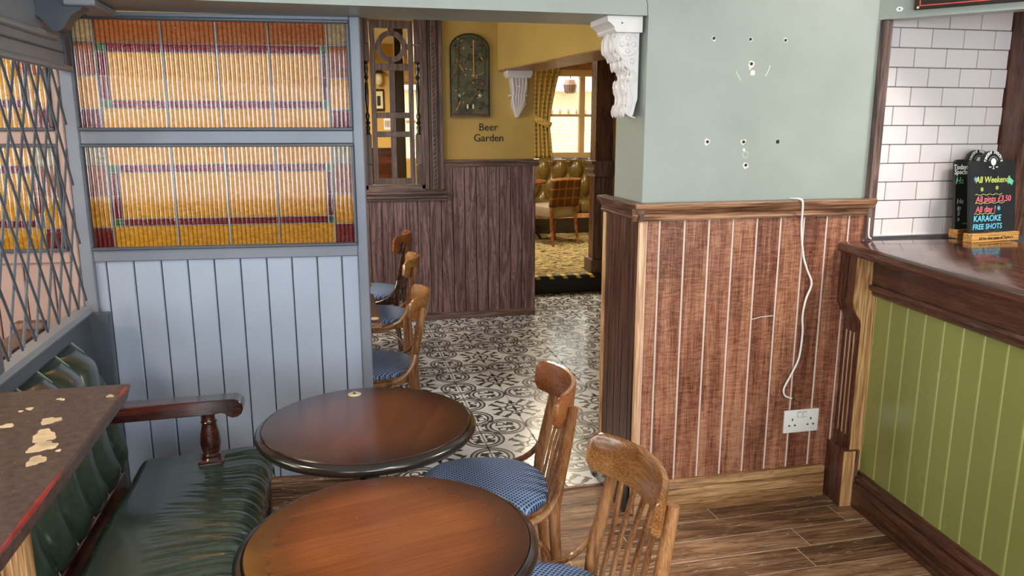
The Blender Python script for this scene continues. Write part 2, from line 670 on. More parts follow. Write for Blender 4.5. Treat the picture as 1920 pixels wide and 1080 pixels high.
def mat_table(name, inner, mid, edge, freq, axis):
    """sunburst-stained oak top: darker towards the rim"""
    m = Mat(name, 0.25, 0.4)
    v = m.coords('Object', False)
    x, y, z = m.xyz(v)
    r = m.math('SQRT', x * x + y * y)
    al, ac_ = (x, y) if axis == 'X' else (y, x)
    s1 = (1.2, 16, 1) if axis == 'X' else (16, 1.2, 1)
    s2 = (10, 330, 1) if axis == 'X' else (330, 10, 1)
    n1 = m.noise(m.scaled(v, s1), freq, 2, 0.4)
    g = m.math('SINE', n1 * 40.0) * 0.5 + 0.5
    fine = m.step(m.noise(m.scaled(v, s2), freq, 2), 0.15, 0.85)
    # glued staves of differing tone
    wn = m.n('ShaderNodeTexWhiteNoise', noise_dimensions='1D')
    m.put(wn.inputs['W'], m.math('FLOOR', ac_ * 9.0 + 0.37))
    stave = S(m, wn.outputs['Value'])
    f = g * 0.05 + fine * 0.45 + stave * 0.5
    wob = (m.noise(v, 3, 1) - 0.5) * 0.05
    k = m.step(r + wob, 0.14, 0.315)
    light = m.mix(f, lin(mid), lin(inner))
    dark = m.mix(f, lin(edge), lin(tuple(min(255, e * 1.35) for e in edge)))
    col_ = m.mix(k, light, dark)
    fleck = m.step(m.noise(v, 120, 1), 0.80, 0.83)
    m.base(m.mix(fleck * 0.35, col_, lin((206, 180, 150))))
    m.put(m.b.inputs['Roughness'], m.noise(v, 4, 2) * 0.06 + 0.2)
    m.bump(fine, 0.03, 0.0006)
    return m.mat


M['top_near'] = mat_table('sunburst_table_top', (160, 92, 48), (112, 58, 30), (48, 20, 14), 1.0, 'X')
M['top_far'] = mat_table('brown_table_top', (124, 68, 40), (82, 42, 26), (42, 20, 15), 1.0, 'Y')


def mat_ledge():
    m = Mat('worn_brown_ledge_paint', 0.42, 0.2)
    v = m.coords('World', False)
    n = m.noise(v, 60, 4)
    sp = m.step(m.noise(v, 130, 2), 0.72, 0.76)
    c = m.ramp(n, [(0.3, lin((58, 44, 42))), (0.7, lin((92, 74, 70)))])
    m.base(m.mix(sp, c, lin((200, 180, 160))))
    m.bump(n, 0.15, 0.002)
    return m.mat


M['ledge'] = mat_ledge()
M['ledge_red'] = plain('worn_red_edge', (140, 44, 42), 0.4, var=0.2)
M['bare_wood'] = plain('bare_worn_wood', (200, 174, 142), 0.7, var=0.15)


def mat_carpet():
    m = Mat('patterned_carpet', 0.95, spec=0.1)
    v = m.coords('World', False)
    n = m.noise(m.scaled(v, (2.0, 6.0, 1)), 3.4, 5, 1.6)
    m.base(m.ramp(n, [(0.38, lin((34, 30, 24))), (0.45, lin((112, 92, 56))), (0.52, lin((196, 180, 128))), (0.60, lin((62, 54, 42)))]))
    return m.mat


M['carpet'] = mat_carpet()


def mat_brick():
    m = Mat('outdoor_brick', 0.9)
    nd = m.n('ShaderNodeTexBrick')
    v = m.coords('World', False)
    x, y, z = m.xyz(v)
    cmb = m.n('ShaderNodeCombineXYZ')
    m.put(cmb.inputs[0], x)
    m.put(cmb.inputs[1], z)
    m.t.links.new(cmb.outputs[0], nd.inputs['Vector'])
    nd.inputs['Color1'].default_value = lin((226, 190, 140))
    nd.inputs['Color2'].default_value = lin((206, 168, 120))
    nd.inputs['Mortar'].default_value = lin((236, 224, 200))
    nd.inputs['Scale'].default_value = 4.5
    m.base(nd.outputs['Color'])
    return m.mat


M['brick'] = mat_brick()


def mat_tartan():
    m = Mat('brown_tartan_cloth', 0.9, spec=0.1)
    x, y, z = m.xyz(m.coords('Object', False))
    fx = m.math('FRACT', x * 9.0)
    fz = m.math('FRACT', z * 9.0)
    l1 = m.step(m.math('ABSOLUTE', fx - 0.5), 0.40, 0.46)
    l2 = m.step(m.math('ABSOLUTE', fz - 0.5), 0.40, 0.46)
    c = m.mix(m.math('MAXIMUM', l1, l2) * 0.7, lin((92, 62, 34)), lin((146, 106, 58)))
    m.base(c)
    return m.mat


M['tartan'] = mat_tartan()


def mat_curtain():
    m = Mat('gold_sprigged_curtain', 0.8, spec=0.2)
    x, y, z = m.xyz(m.coords('World', False))
    fx = m.math('FRACT', x * 26.0) - 0.5
    fz = m.math('FRACT', z * 17.0) - 0.5
    d = m.math('SQRT', fx * fx + fz * fz)
    m.base(m.mix(1 - m.step(d, 0.13, 0.2), lin((172, 150, 84)), lin((84, 72, 44))))
    return m.mat


M['curtain'] = mat_curtain()


def mat_hazard():
    m = Mat('yellow_black_step_edging', 0.5)
    x, y, z = m.xyz(m.coords('World', False))
    f = m.math('FRACT', x * 7.5 + z * 6)
    m.base(m.mix(m.step(f, 0.66, 0.70), lin((20, 20, 18)), lin((206, 184, 70))))
    return m.mat


M['hazard'] = mat_hazard()


def mat_artboard():
    m = Mat('painted_relief_board', 0.5, 0.2)
    v = m.coords('Object', False)
    n = m.noise(v, 16, 4, 0.8)
    n2 = m.noise(v, 7, 3)
    c = m.ramp(n, [(0.34, lin((38, 34, 24))), (0.5, lin((78, 76, 54))), (0.62, lin((100, 90, 64))), (0.72, lin((120, 78, 48)))])
    m.base(m.mix(m.step(n2, 0.52, 0.6), c, lin((88, 90, 66))))
    return m.mat


M['artboard'] = mat_artboard()


def emit(name, rgb, s):
    m = Mat(name)
    m.base((0, 0, 0, 1))
    m.b.inputs['Emission Color'].default_value = lin(rgb)
    m.b.inputs['Emission Strength'].default_value = s
    return m.mat


M['lamp'] = emit('lamp_glass', (255, 226, 180), 4.0)  # glow of the unseen ceiling globes added for brightness


def text_mesh(s, size, name, mat, parent, M4, shear=0.0, extrude=0.0006, spacing=1.0, bold=0.0):
    """lettering as a flat solid; M4 places it (text lies in local XY, reading along +X)"""
    cu = bpy.data.curves.new(name, 'FONT')
    cu.body = s
    cu.size = size
    cu.shear = shear
    cu.extrude = extrude
    cu.offset = bold
    cu.space_character = spacing
    cu.align_x = 'CENTER'
    cu.align_y = 'CENTER'
    cu.resolution_u = 3
    tmp = bpy.data.objects.new(name + '_tmp', cu)
    col.objects.link(tmp)
    dg = bpy.context.evaluated_depsgraph_get()
    me = bpy.data.meshes.new_from_object(tmp.evaluated_get(dg))
    bpy.data.objects.remove(tmp)
    bpy.data.curves.remove(cu)
    me.transform(M4)
    me.materials.clear()
    me.materials.append(mat)
    o = bpy.data.objects.new(name, me)
    col.objects.link(o)
    o.parent = parent
    return o


# ================================================================== the setting
def holes_wall(name, mat, axis, a0, a1, t0, t1, z0, z1, holes, label):
    """wall slab in the plane of `axis` (runs along axis from a0 to a1) with rectangular openings (a, b, zlo, zhi)"""
    mb = MB()
    cuts = sorted(set([a0, a1] + [h[0] for h in holes] + [h[1] for h in holes]))
    for p, q in zip(cuts, cuts[1:]):
        hs = [h for h in holes if h[0] <= p + 1e-6 and h[1] >= q - 1e-6]
        spans = [(z0, z1)]
        if hs:
            spans = [(z0, hs[0][2]), (hs[0][3], z1)]
        for lo, hi in spans:
            if hi - lo > 1e-4:
                if axis == 'x':
                    mb.box(p, t0, lo, q, t1, hi)
                else:
                    mb.box(t0, p, lo, t1, q, hi)
    o = mb.build(name, mat, smooth=0)
    return tag(o, label, kind='structure')


CZ = 2.6
floor = MB().box(-3.0, -1.8, -0.12, 3.6, 2.995, -0.0028).build('floor', M['clad_gap'], smooth=0)
tag(floor, 'worn oak plank floor of the front bar', kind='structure')
# planks along X, rows 0.132 m deep
row_y = 2.995
r = 0
while row_y > 0.75:
    y1 = row_y
    y0 = max(0.7, row_y - 0.132) if r else 2.995 - 0.129
    x = -1.1 - random.random() * 0.5
    while x < 2.12:
        L = random.choice((0.78, 0.92, 1.05, 1.2))
        x1 = min(x + L, 2.12)
        dz = random.uniform(-0.001, 0.0)
        w, d = x1 - x - 0.004, y1 - y0 - 0.005
        MB().box(-w / 2, -d / 2, -0.0028, w / 2, d / 2, dz).build('plank', M['plank'], floor, ((x + x1) / 2, (y0 + y1) / 2, 0), smooth=0, bevel=0.0008)
        x = x1
    row_y = y0
    r += 1
fl2 = MB().box(-1.1, -1.75, -0.014, 2.12, 0.7, -0.001).box(-2.99, -1.75, -0.014, -1.12, 2.99, -0.001).build('floor', M['plank'], smooth=0)
tag(fl2, 'oak boards of the front bar behind the tables', kind='structure')

tfloor = MB().box(-3.0, 2.995, -0.12, 2.7, 6.9, -0.010).build('floor', M['tile_grout'], smooth=0)
tag(tfloor, 'black and white patterned tile floor of the passage', kind='structure')
T = 0.2535
proto = None
for i in range(-5, 8):
    for j in range(-9, 7):
        cx = 0.697 + (i + 0.5) * T
        cy = 5.277 + (j + 0.5) * T
        x0, x1 = max(cx - T / 2, -0.6), min(cx + T / 2, 2.6)
        y0, y1 = max(cy - T / 2, 3.0), min(cy + T / 2, 6.86)
        if x1 - x0 < 0.03 or y1 - y0 < 0.03:
            continue
        full = x1 - x0 > T - 1e-4 and y1 - y0 > T - 1e-4
        g = 0.0019
        gx = 0.0030
        if full and proto:
            share(proto, 'tile', tfloor, (cx, cy, 0))
        else:
            o = MB().box(x0 - cx + gx, y0 - cy + g, -0.010, x1 - cx - gx, y1 - cy - g, 0).build('tile', M['print_tile'], tfloor, (cx, cy, 0), smooth=0)
            if full:
                proto = o
tag(MB().box(-2.98, 3.0, -0.010, -0.602, 6.86, -0.0005).build('floor', M['print_tile'], smooth=0), 'patterned tile floor at the far side of the passage', kind='structure')
# threshold strip between planks and tiles
tag(MB().box(-0.6, 2.985, -0.012, 1.13, 3.008, 0.004).build('trim_1', M['trim'], bevel=0.002), 'thin wooden threshold strip between planks and patterned tiles', kind='structure')

rfl = MB().box(-2.98, 6.905, -0.1, 4.6, 10.6, 0.168).build('floor', M['carpet'], smooth=0)
tag(rfl, 'gold patterned carpet of the raised room', kind='structure')
MB().box(1.5, 6.885, 0.0, 2.6, 6.905, 0.14).build('riser', M['black'], rfl, smooth=0)
MB().box(1.5, 6.872, 0.14, 2.6, 6.94, 0.172).build('step_nosing', M['hazard'], rfl, bevel=0.004)

tag(MB().box(-3.1, -1.9, CZ, 4.7, 10.7, CZ + 0.1).build('ceiling', M['white_ceiling'], smooth=0), 'white painted ceiling', kind='structure')

# -- walls never seen from the front but which hold the daylight
rear = holes_wall('wall_back', M['sage'], 'x', -3.1, 3.7, -1.84, -1.74, 0, CZ, [(-2.15, -0.95, 0.8, 2.3), (-0.35, 0.85, 0.8, 2.3), (1.45, 2.65, 0.8, 2.3)], 'sage wall with three windows behind the photographer')
left = holes_wall('wall_left', M['mustard'], 'y', -1.74, 10.6, -3.1, -3.0, 0, CZ, [(0.95, 2.45, 0.85, 2.15), (3.85, 5.35, 0.95, 2.25)], 'outer wall of booth and passage with two windows')
tag(MB().box(3.6, -1.74, 0, 3.7, 3.05, CZ).build('wall_right', M['sage'], smooth=0), 'wall behind the bar', kind='structure')


def window_unit(n, axis, a0, a1, t, z0, z1, label, mull=1, mat='pane_frame', fw=0.05, depth=0.06, transom=None):
    mb = MB()

    def bx(p0, p1, q0, q1):
        if axis == 'x':
            mb.box(p0, t - depth / 2, q0, p1, t + depth / 2, q1)
        else:
            mb.box(t - depth / 2, p0, q0, t + depth / 2, p1, q1)
    bx(a0, a0 + fw, z0, z1)
    bx(a1 - fw, a1, z0, z1)
    bx(a0 + fw, a1 - fw, z0, z0 + fw)
    bx(a0 + fw, a1 - fw, z1 - fw, z1)
    w = mb.build('window_%d' % n, M[mat], smooth=0, bevel=0.004)
    tag(w, label, kind='structure')
    xs = [a0 + fw + (a1 - a0 - 2 * fw) * k / (mull + 1) for k in range(mull + 2)]
    tz = transom or (z0 + z1) / 2
    for k in range(1, mull + 1):
        m2 = MB()
        p0, p1 = xs[k] - fw * 0.4, xs[k] + fw * 0.4
        if axis == 'x':
            m2.box(p0, t - depth / 2, z0 + fw, p1, t + depth / 2, z1 - fw)
        else:
            m2.box(t - depth / 2, p0, z0 + fw, t + depth / 2, p1, z1 - fw)
        m2.build('mullion', M[mat], w, smooth=0)
    for k in range(mull + 1):
        m3 = MB()
        p0, p1 = xs[k] + fw * 0.4, xs[k + 1] - fw * 0.4
        if axis == 'x':
            m3.box(p0, t - 0.018, tz - 0.018, p1, t + 0.018, tz + 0.018)
        else:
            m3.box(t - 0.018, p0, tz - 0.018, t + 0.018, p1, tz + 0.018)
        m3.build('meeting_rail', M[mat], w, smooth=0)
        for q0, q1 in ((z0 + fw, tz - 0.018), (tz + 0.018, z1 - fw)):
            m4 = MB()
            if axis == 'x':
                m4.box(p0, t - 0.003, q0, p1, t + 0.003, q1)
            else:
                m4.box(t - 0.003, p0, q0, t + 0.003, p1, q1)
            m4.build('pane', M['window_glass'], w, smooth=0)
    return w


for k, wx in enumerate((-1.55, 0.25, 2.05)):
    window_unit(k + 1, 'x', wx - 0.6, wx + 0.6, -1.79, 0.8, 2.3, 'sash window in the wall behind the photographer')
window_unit(4, 'y', 0.95, 2.45, -3.05, 0.85, 2.15, 'side window of the booth beyond the lattice')
window_unit(5, 'y', 3.85, 5.35, -3.05, 0.95, 2.25, 'side window of the tiled passage')  # unseen opening added for the passage fill light


# -- front wall with wainscot, right of the opening
def profile_run(mb, prof, axis, a, b, base, sgn):
    """moulding: prof = (projection, z) outline; runs along axis a..b on a face at `base`, projecting by sgn"""
    poly = [(base + sgn * p, z) for p, z in prof]
    if axis == 'x':
        mb.prism(poly, 'x', a, b)
    else:
        # runs along y, projects along x
        mb.prism(poly, 'y', a, b)
    return mb


DADO = [(-0.005, 1.200), (0.014, 1.200), (0.017, 1.207), (0.012, 1.213), (0.013, 1.226), (0.022, 1.232), (0.024, 1.240), (0.030, 1.246), (0.034, 1.254), (0.034, 1.262), (0.030, 1.267), (-0.005, 1.268)]
wf = MB().box(1.142, 2.732, 0, 2.105, 3.03, CZ).build('wall_front', M['sage'], smooth=0)
tag(wf, 'sage green wall above a wooden wainscot with drilled holes', kind='structure')
# backing seen in the grooves
MB().box(1.14, 2.7185, 0.1, 2.11, 2.7325, 1.21).build('groove_backing', M['clad_gap'], wf, smooth=0)
edges = [1.157, 1.211, 1.314, 1.416, 1.518, 1.621, 1.724, 1.827, 1.930, 2.031, 2.108]
for e0, e1 in zip(edges, edges[1:]):
    w = e1 - e0
    MB().box(-w / 2 + 0.0045, -0.006, 0.12, w / 2 - 0.0045, 0.006, 1.203).build('board', M['clad'], wf, ((e0 + e1) / 2, 2.720, 0), smooth=0, bevel=0.002)
MB().box(1.128, 2.713, 0.0, 1.157, 2.732, 1.203).build('corner_bead', M['pale_strip'], wf, bevel=0.004, seg=2)
d = MB()
profile_run(d, DADO, 'x', 1.10, 2.128, 2.718, -1)
d.build('dado_rail', M['trim'], wf)
SK = [(-0.004, 0.0), (0.024, 0.0), (0.024, 0.092), (0.020, 0.098), (0.022, 0.104), (0.017, 0.118), (0.010, 0.126), (0.008, 0.134), (-0.004, 0.136)]
d = MB()
profile_run(d, SK, 'x', 1.135, 1.999, 2.714, -1)
d.build('skirting', M['skirt'], wf)
# jamb (return of the wall into the opening)
MB().box(1.134, 2.735, 0.0, 1.1425, 3.085, 1.21).build('groove_backing', M['clad_dark'], wf, smooth=0)
je = [2.732, 2.772, 2.852, 2.930, 3.008, 3.085]
for e0, e1 in zip(je, je[1:]):
    w = e1 - e0
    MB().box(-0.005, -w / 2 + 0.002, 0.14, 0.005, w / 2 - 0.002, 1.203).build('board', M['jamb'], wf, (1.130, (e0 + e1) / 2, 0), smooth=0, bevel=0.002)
MB().box(1.118, 3.066, 0.14, 1.14, 3.095, 1.203).build('edge_bead', M['bar_light'], wf, bevel=0.004)
d = MB()
profile_run(d, DADO, 'y', 2.69, 3.115, 1.130, -1)
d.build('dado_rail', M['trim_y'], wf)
MB().box(1.100, 2.735, 0.0, 1.134, 3.125, 0.14).build('plinth', M['black_wood'], wf, bevel=0.008, seg=2)
MB().box(1.142, 3.03, 0, 2.6, 3.10, 1.20).build('rear_cladding', M['clad_dark'], wf, smooth=0)

lint = MB().box(-3.0, 2.732, 1.94, 1.142, 3.03, CZ).build('lintel', M['sage'], smooth=0)
tag(lint, 'sage painted lintel over the opening to the passage', kind='structure')
# drilled holes with torn paint on the sage wall
def blob(cx, cz, r, jag, y, t, n=11):
    pts = []
    for k in range(n):
        a = 2 * PI * k / n
        rr = r * (1 + random.uniform(-jag, jag))
        pts.append((cx + rr * math.cos(a), cz + rr * math.sin(a)))
    return MB().prism(pts, 'y', y, y + t)


for hx, hz, rc, rh in [(1.402, 1.868, 0.0085, 0.0055), (1.551, 1.868, 0.0085, 0.0055), (1.697, 1.868, 0.0085, 0.0055), (1.561, 1.780, 0.012, 0.006), (1.397, 1.493, 0.012, 0.006), (1.548, 1.492, 0.011, 0.006), (1.693, 1.492, 0.009, 0.008), (1.563, 1.404, 0.012, 0.006)]:
    blob(hx, hz - 0.001, rc, 0.25, 2.7310, 0.002).build('paint_chip', M['chip'], wf, smooth=0)
    MB().lathe([(rh, 0), (rh, 0.0016)], 12).xform(Matrix.Translation((hx, 2.7308, hz)) @ Matrix.Rotation(PI / 2, 4, 'X')).build('drill_hole', M['hole'], wf, smooth=0)
for hx, hz, rc in [(1.568, 1.748, 0.011), (1.552, 1.462, 0.006), (1.556, 1.762, 0.004)]:
    blob(hx, hz, rc, 0.3, 2.7312, 0.002).build('paint_chip', M['chip'], wf, smooth=0)
for pts in ([(1.500, 1.752), (1.508, 1.738), (1.522, 1.718)], [(1.640, 1.775), (1.634, 1.756), (1.622, 1.736)]):
    MB().tube([(p[0], 2.732, p[1]) for p in pts], 0.0022, 5).build('scratch', M['chip'], wf)
MB().tube([(1.560 + 0.012 * math.cos(a * PI / 6), 2.7322, 1.444 + 0.012 * math.sin(a * PI / 6)) for a in range(12)], 0.001, 5).build('scratch', M['chip'], wf)
MB().tube([(1.62, 2.7135, 0.792), (1.66, 2.7135, 0.800), (1.715, 2.7135, 0.802)], 0.0016, 5).build('scratch', M['chip'], wf)

MB().tube([(1.112, 2.7312, 2.05), (1.120, 2.7312, 2.01), (1.136, 2.7312, 1.985), (1.139, 2.7312, 1.94)], 0.0009, 4).build('crack', M['hole'], wf)

# -- tiled wall above the bar
wb = MB().box(2.105, 2.808, 0, 3.6, 3.03, CZ).build('wall_bar', M['grout'], smooth=0)
tag(wb, 'wall behind the bar clad in white brick tiles', kind='structure')
rows = [1.0925 + 0.0768 * k for k in range(15)]
for k, z0 in enumerate(rows):
    off = 2.329 if k % 2 == 1 else 2.2525
    x = off - 0.152 * 2
    while x < 2.79:
        x0, x1 = max(x, 2.128), min(x + 0.152, 2.79)
        if x1 - x0 > 0.015:
            w = x1 - x0 - 0.0035
            MB().box(-w / 2, -0.004, 0.0018, w / 2, 0.004, 0.0768 - 0.0018).build('tile', M['white_tile'], wb, ((x0 + x1) / 2, 2.804, z0), smooth=0, bevel=0.002)
        x += 0.152
MB().box(2.103, 2.70, 1.10, 2.137, 2.802, 1.95).build('door_lining', M['frame_wood'], wb, bevel=0.003)
pw = MB().box(2.79, 2.70, 1.095, 3.2, 2.808, CZ).build('wall_panel', M['bracket'], smooth=0)
tag(pw, 'dark wood panel at the end of the white tiles', kind='structure')

# header beam over the bar, running diagonally towards the room
hdr = empty('trim_2', (2.10, 2.72, 0), math.atan2(-0.777, 0.629))
tag(hdr, 'sage painted header beam over the bar', kind='structure')
MB().box(-0.02, 0.0, 1.952, 2.2, 0.075, CZ).build('beam', M['sage'], hdr, smooth=0)
MB().lathe([(0.009, 0), (0.009, 0.002)], 14).xform(Matrix.Translation((0.058, -0.0001, 1.986)) @ Matrix.Scale(1.4, 4, (1, 0, 0)) @ Matrix.Rotation(PI / 2, 4, 'X')).build('screw_cap', M['white_plastic'], hdr)
MB().lathe([(0.0028, 0), (0.0028, 0.001)], 10).xform(Matrix.Translation((0.058, -0.0022, 1.986)) @ Matrix.Rotation(PI / 2, 4, 'X')).build('screw_hole', M['hole'], hdr)
sg = empty('sign_board', (2.10, 2.72, 0), math.atan2(-0.777, 0.629))
tag(sg, 'black sign board with a thin red border above the bar', 'sign')
MB().box(0.11, -0.016, 1.976, 0.95, -0.0005, 2.30).build('board', M['black_wood'], sg, bevel=0.002)
for a, b, c_, d_ in ((0.128, 1.988, 0.93, 1.9915), (0.128, 1.988, 0.1315, 2.29), (0.9265, 1.988, 0.93, 2.29), (0.128, 2.2865, 0.93, 2.29)):
    MB().box(a, -0.0175, b, c_, -0.0158, d_).build('border_line', chalk('red_border', (214, 88, 74)) if 'red_border' not in bpy.data.materials else bpy.data.materials['red_border'], sg, smooth=0)
MB().lathe([(0.0045, 0), (0.0045, 0.0016)], 10).xform(Matrix.Translation((0.124, -0.0158, 1.984)) @ Matrix.Rotation(PI / 2, 4, 'X')).build('screw', M['cream'], sg)

# -- passage: mustard wall with wainscot and hatch
HX0, HX1, HZ0, HZ1 = 0.265, 0.73, 1.065, 2.34
wm = holes_wall('wall_middle', M['mustard'], 'x', -3.0, 1.62, 6.15, 6.30, 0, CZ, [(HX0, HX1, HZ0, HZ1)], 'mustard wall of the passage over plum boards')
MB().box(1.50, 6.30, 0, 1.62, 6.90, CZ).build('return_wall', M['mustard'], wm, smooth=0)
MB().box(-3.0, 6.142, 0.05, 1.622, 6.151, 0.98).box(0.88, 6.142, 0.97, 1.622, 6.151, 1.25).build('groove_backing', M['black_wood'], wm, smooth=0)
x = 1.612
k = 0
while x > -0.45:
    x0 = x - 0.0945
    top = 1.238 if x0 > 0.79 else 0.975
    MB().box(-0.0945 / 2 + 0.003, -0.005, 0.05, 0.0945 / 2 - 0.003, 0.005, top).build('board', M['clad_dark'], wm, ((x + x0) / 2, 6.138, 0), smooth=0, bevel=0.002)
    x = x0
MB().box(1.606, 6.126, 0, 1.628, 6.90, 1.238).build('corner_post', M['clad_dark'], wm, bevel=0.003)
D2 = [(-0.005, 1.235), (0.012, 1.235), (0.016, 1.25), (0.014, 1.262), (0.022, 1.268), (0.028, 1.28), (0.028, 1.29), (-0.005, 1.293)]
d = MB()
profile_run(d, D2, 'x', 0.875, 1.655, 6.14, -1)
d.build('dado_rail', M['frame_wood_x'], wm)
B2 = [(-0.003, 0), (0.016, 0), (0.016, 0.034), (0.010, 0.044), (0.012, 0.052), (-0.003, 0.06)]
d = MB()
profile_run(d, B2, 'x', -2.9, 1.63, 6.134, -1)
d.build('skirting', M['frame_wood_x'], wm)
# beam overhead
bmx = MB().box(0.0, -2.9, 1.98, 0.30, 0.0, CZ).build('beam', M['mustard'], loc=(1.322, 6.148, 0), rz=math.radians(6.5), smooth=0)
tag(bmx, 'mustard boxed beam running out from the passage wall', kind='structure')
MB().box(0.0, -2.9, 1.972, 0.30, 0.0, 1.981).build('soffit_board', M['skirt'], bmx, smooth=0)
tag(MB().box(2.6, 3.03, 0, 2.7, 6.98, CZ).build('wall_passage', M['mustard'], smooth=0), 'far side wall of the tiled passage', kind='structure')

# pier at the step
pier = MB().box(2.43, 6.97, 0.168, 2.6, 7.12, CZ).build('pier', M['bracket'], smooth=0)
tag(pier, 'brown pier with panelled foot beside the carpeted step', kind='structure')
MB().box(2.418, 6.955, 0.26, 2.6, 6.975, 1.10).build('panel', M['frame_wood'], pier, smooth=0)
for k in range(3):
    MB().box(2.435 + 0.05 * k, 6.947, 0.30, 2.475 + 0.05 * k, 6.956, 1.08).build('board', M['frame_wood'], pier, smooth=0, bevel=0.003)
MB().prism([(2.40, 1.09), (2.60, 1.09), (2.60, 1.235), (2.372, 1.235), (2.372, 1.21), (2.392, 1.20), (2.398, 1.17), (2.385, 1.15), (2.390, 1.125), (2.405, 1.11)], 'y', 6.90, 7.13).build('capital', M['frame_wood'], pier)
MB().box(2.395, 6.93, 0.168, 2.6, 7.14, 0.30).build('plinth', M['frame_wood'], pier, bevel=0.006)

# -- raised room
wfar = holes_wall('wall_far', M['mustard'], 'x', -3.0, 4.7, 10.6, 10.75, 0, CZ, [(0.985, 1.45, 1.10, 2.12), (2.85, 4.12, 1.10, 2.32)], 'far mustard wall of the raised room with windows')
tag(MB().box(4.6, 6.97, 0, 4.7, 10.6, CZ).box(2.7, 6.97, 0, 4.6, 7.07, CZ).build('wall_raised', M['mustard'], smooth=0), 'side wall of the raised room', kind='structure')
MB().box(-2.98, 10.585, 0.168, 0.985, 10.6, 1.25).box(1.45, 10.585, 0.168, 2.85, 10.6, 1.09).build('wainscot', M['dark_red_wood'], wfar, smooth=0)
MB().box(-2.98, 10.57, 1.23, 0.985, 10.6, 1.27).box(1.45, 10.57, 1.06, 2.85, 10.6, 1.10).build('dado_rail', M['black_wood'], wfar, smooth=0)
window_unit(6, 'x', 2.85, 4.12, 10.64, 1.10, 2.32, 'cream framed sash window behind the olive banquette', mull=1, fw=0.09, depth=0.1, transom=1.70)
window_unit(7, 'x', 0.985, 1.45, 10.64, 1.10, 2.12, 'bright window seen through the fretwork hatch', mull=1, fw=0.03)
MB().box(0.93, 10.55, 2.12, 1.5, 10.6, 2.2).build('lintel', M['bar_light'], wfar, smooth=0)
MB().box(2.6, 10.45, 2.33, 4.5, 10.6, 2.42).build('pelmet', M['skirt'], wfar, smooth=0)
post = MB().box(0.675, 8.0, 0.168, 0.765, 8.1, CZ).build('wooden_post', M['black_wood'], bevel=0.006)
tag(post, 'black post standing behind the fretwork hatch', kind='structure')

# outside
gw = MB().box(-2, 14.0, -0.5, 9, 14.2, 1.75).build('garden_wall', M['brick'], smooth=0)
tag(gw, 'sunlit brick garden wall outside the far window', 'wall')
for k in range(24):
    MB().box(3.4 + 0.16 * k, 13.98, 1.75, 3.4 + 0.16 * k + 0.11, 14.22, 1.86).build('coping_brick', M['brick'], gw, smooth=0)
ho = MB().box(-1, 17.0, 0.5, 10, 17.2, 2.35).build('wall_house', paint('pale_render', (236, 226, 190), 0.9), smooth=0)
tag(ho, 'pale rendered building beyond the garden wall', 'building')
rf = MB().prism([(16.6, 2.3), (17.6, 2.3), (20.5, 4.6), (20.3, 4.8)], 'x', -1, 10).build('roof', paint('pale_roof', (216, 206, 190), 0.9), ho, smooth=0)
tag(MB().box(-6, 10.8, -0.6, 12, 24, -0.5).build('garden_ground', paint('paving', (200, 190, 170), 0.9), smooth=0), 'paved garden outside the far window', kind='structure')


# ================================================================== things
# -- leaded glass partition
PANG = math.radians(-4.606)


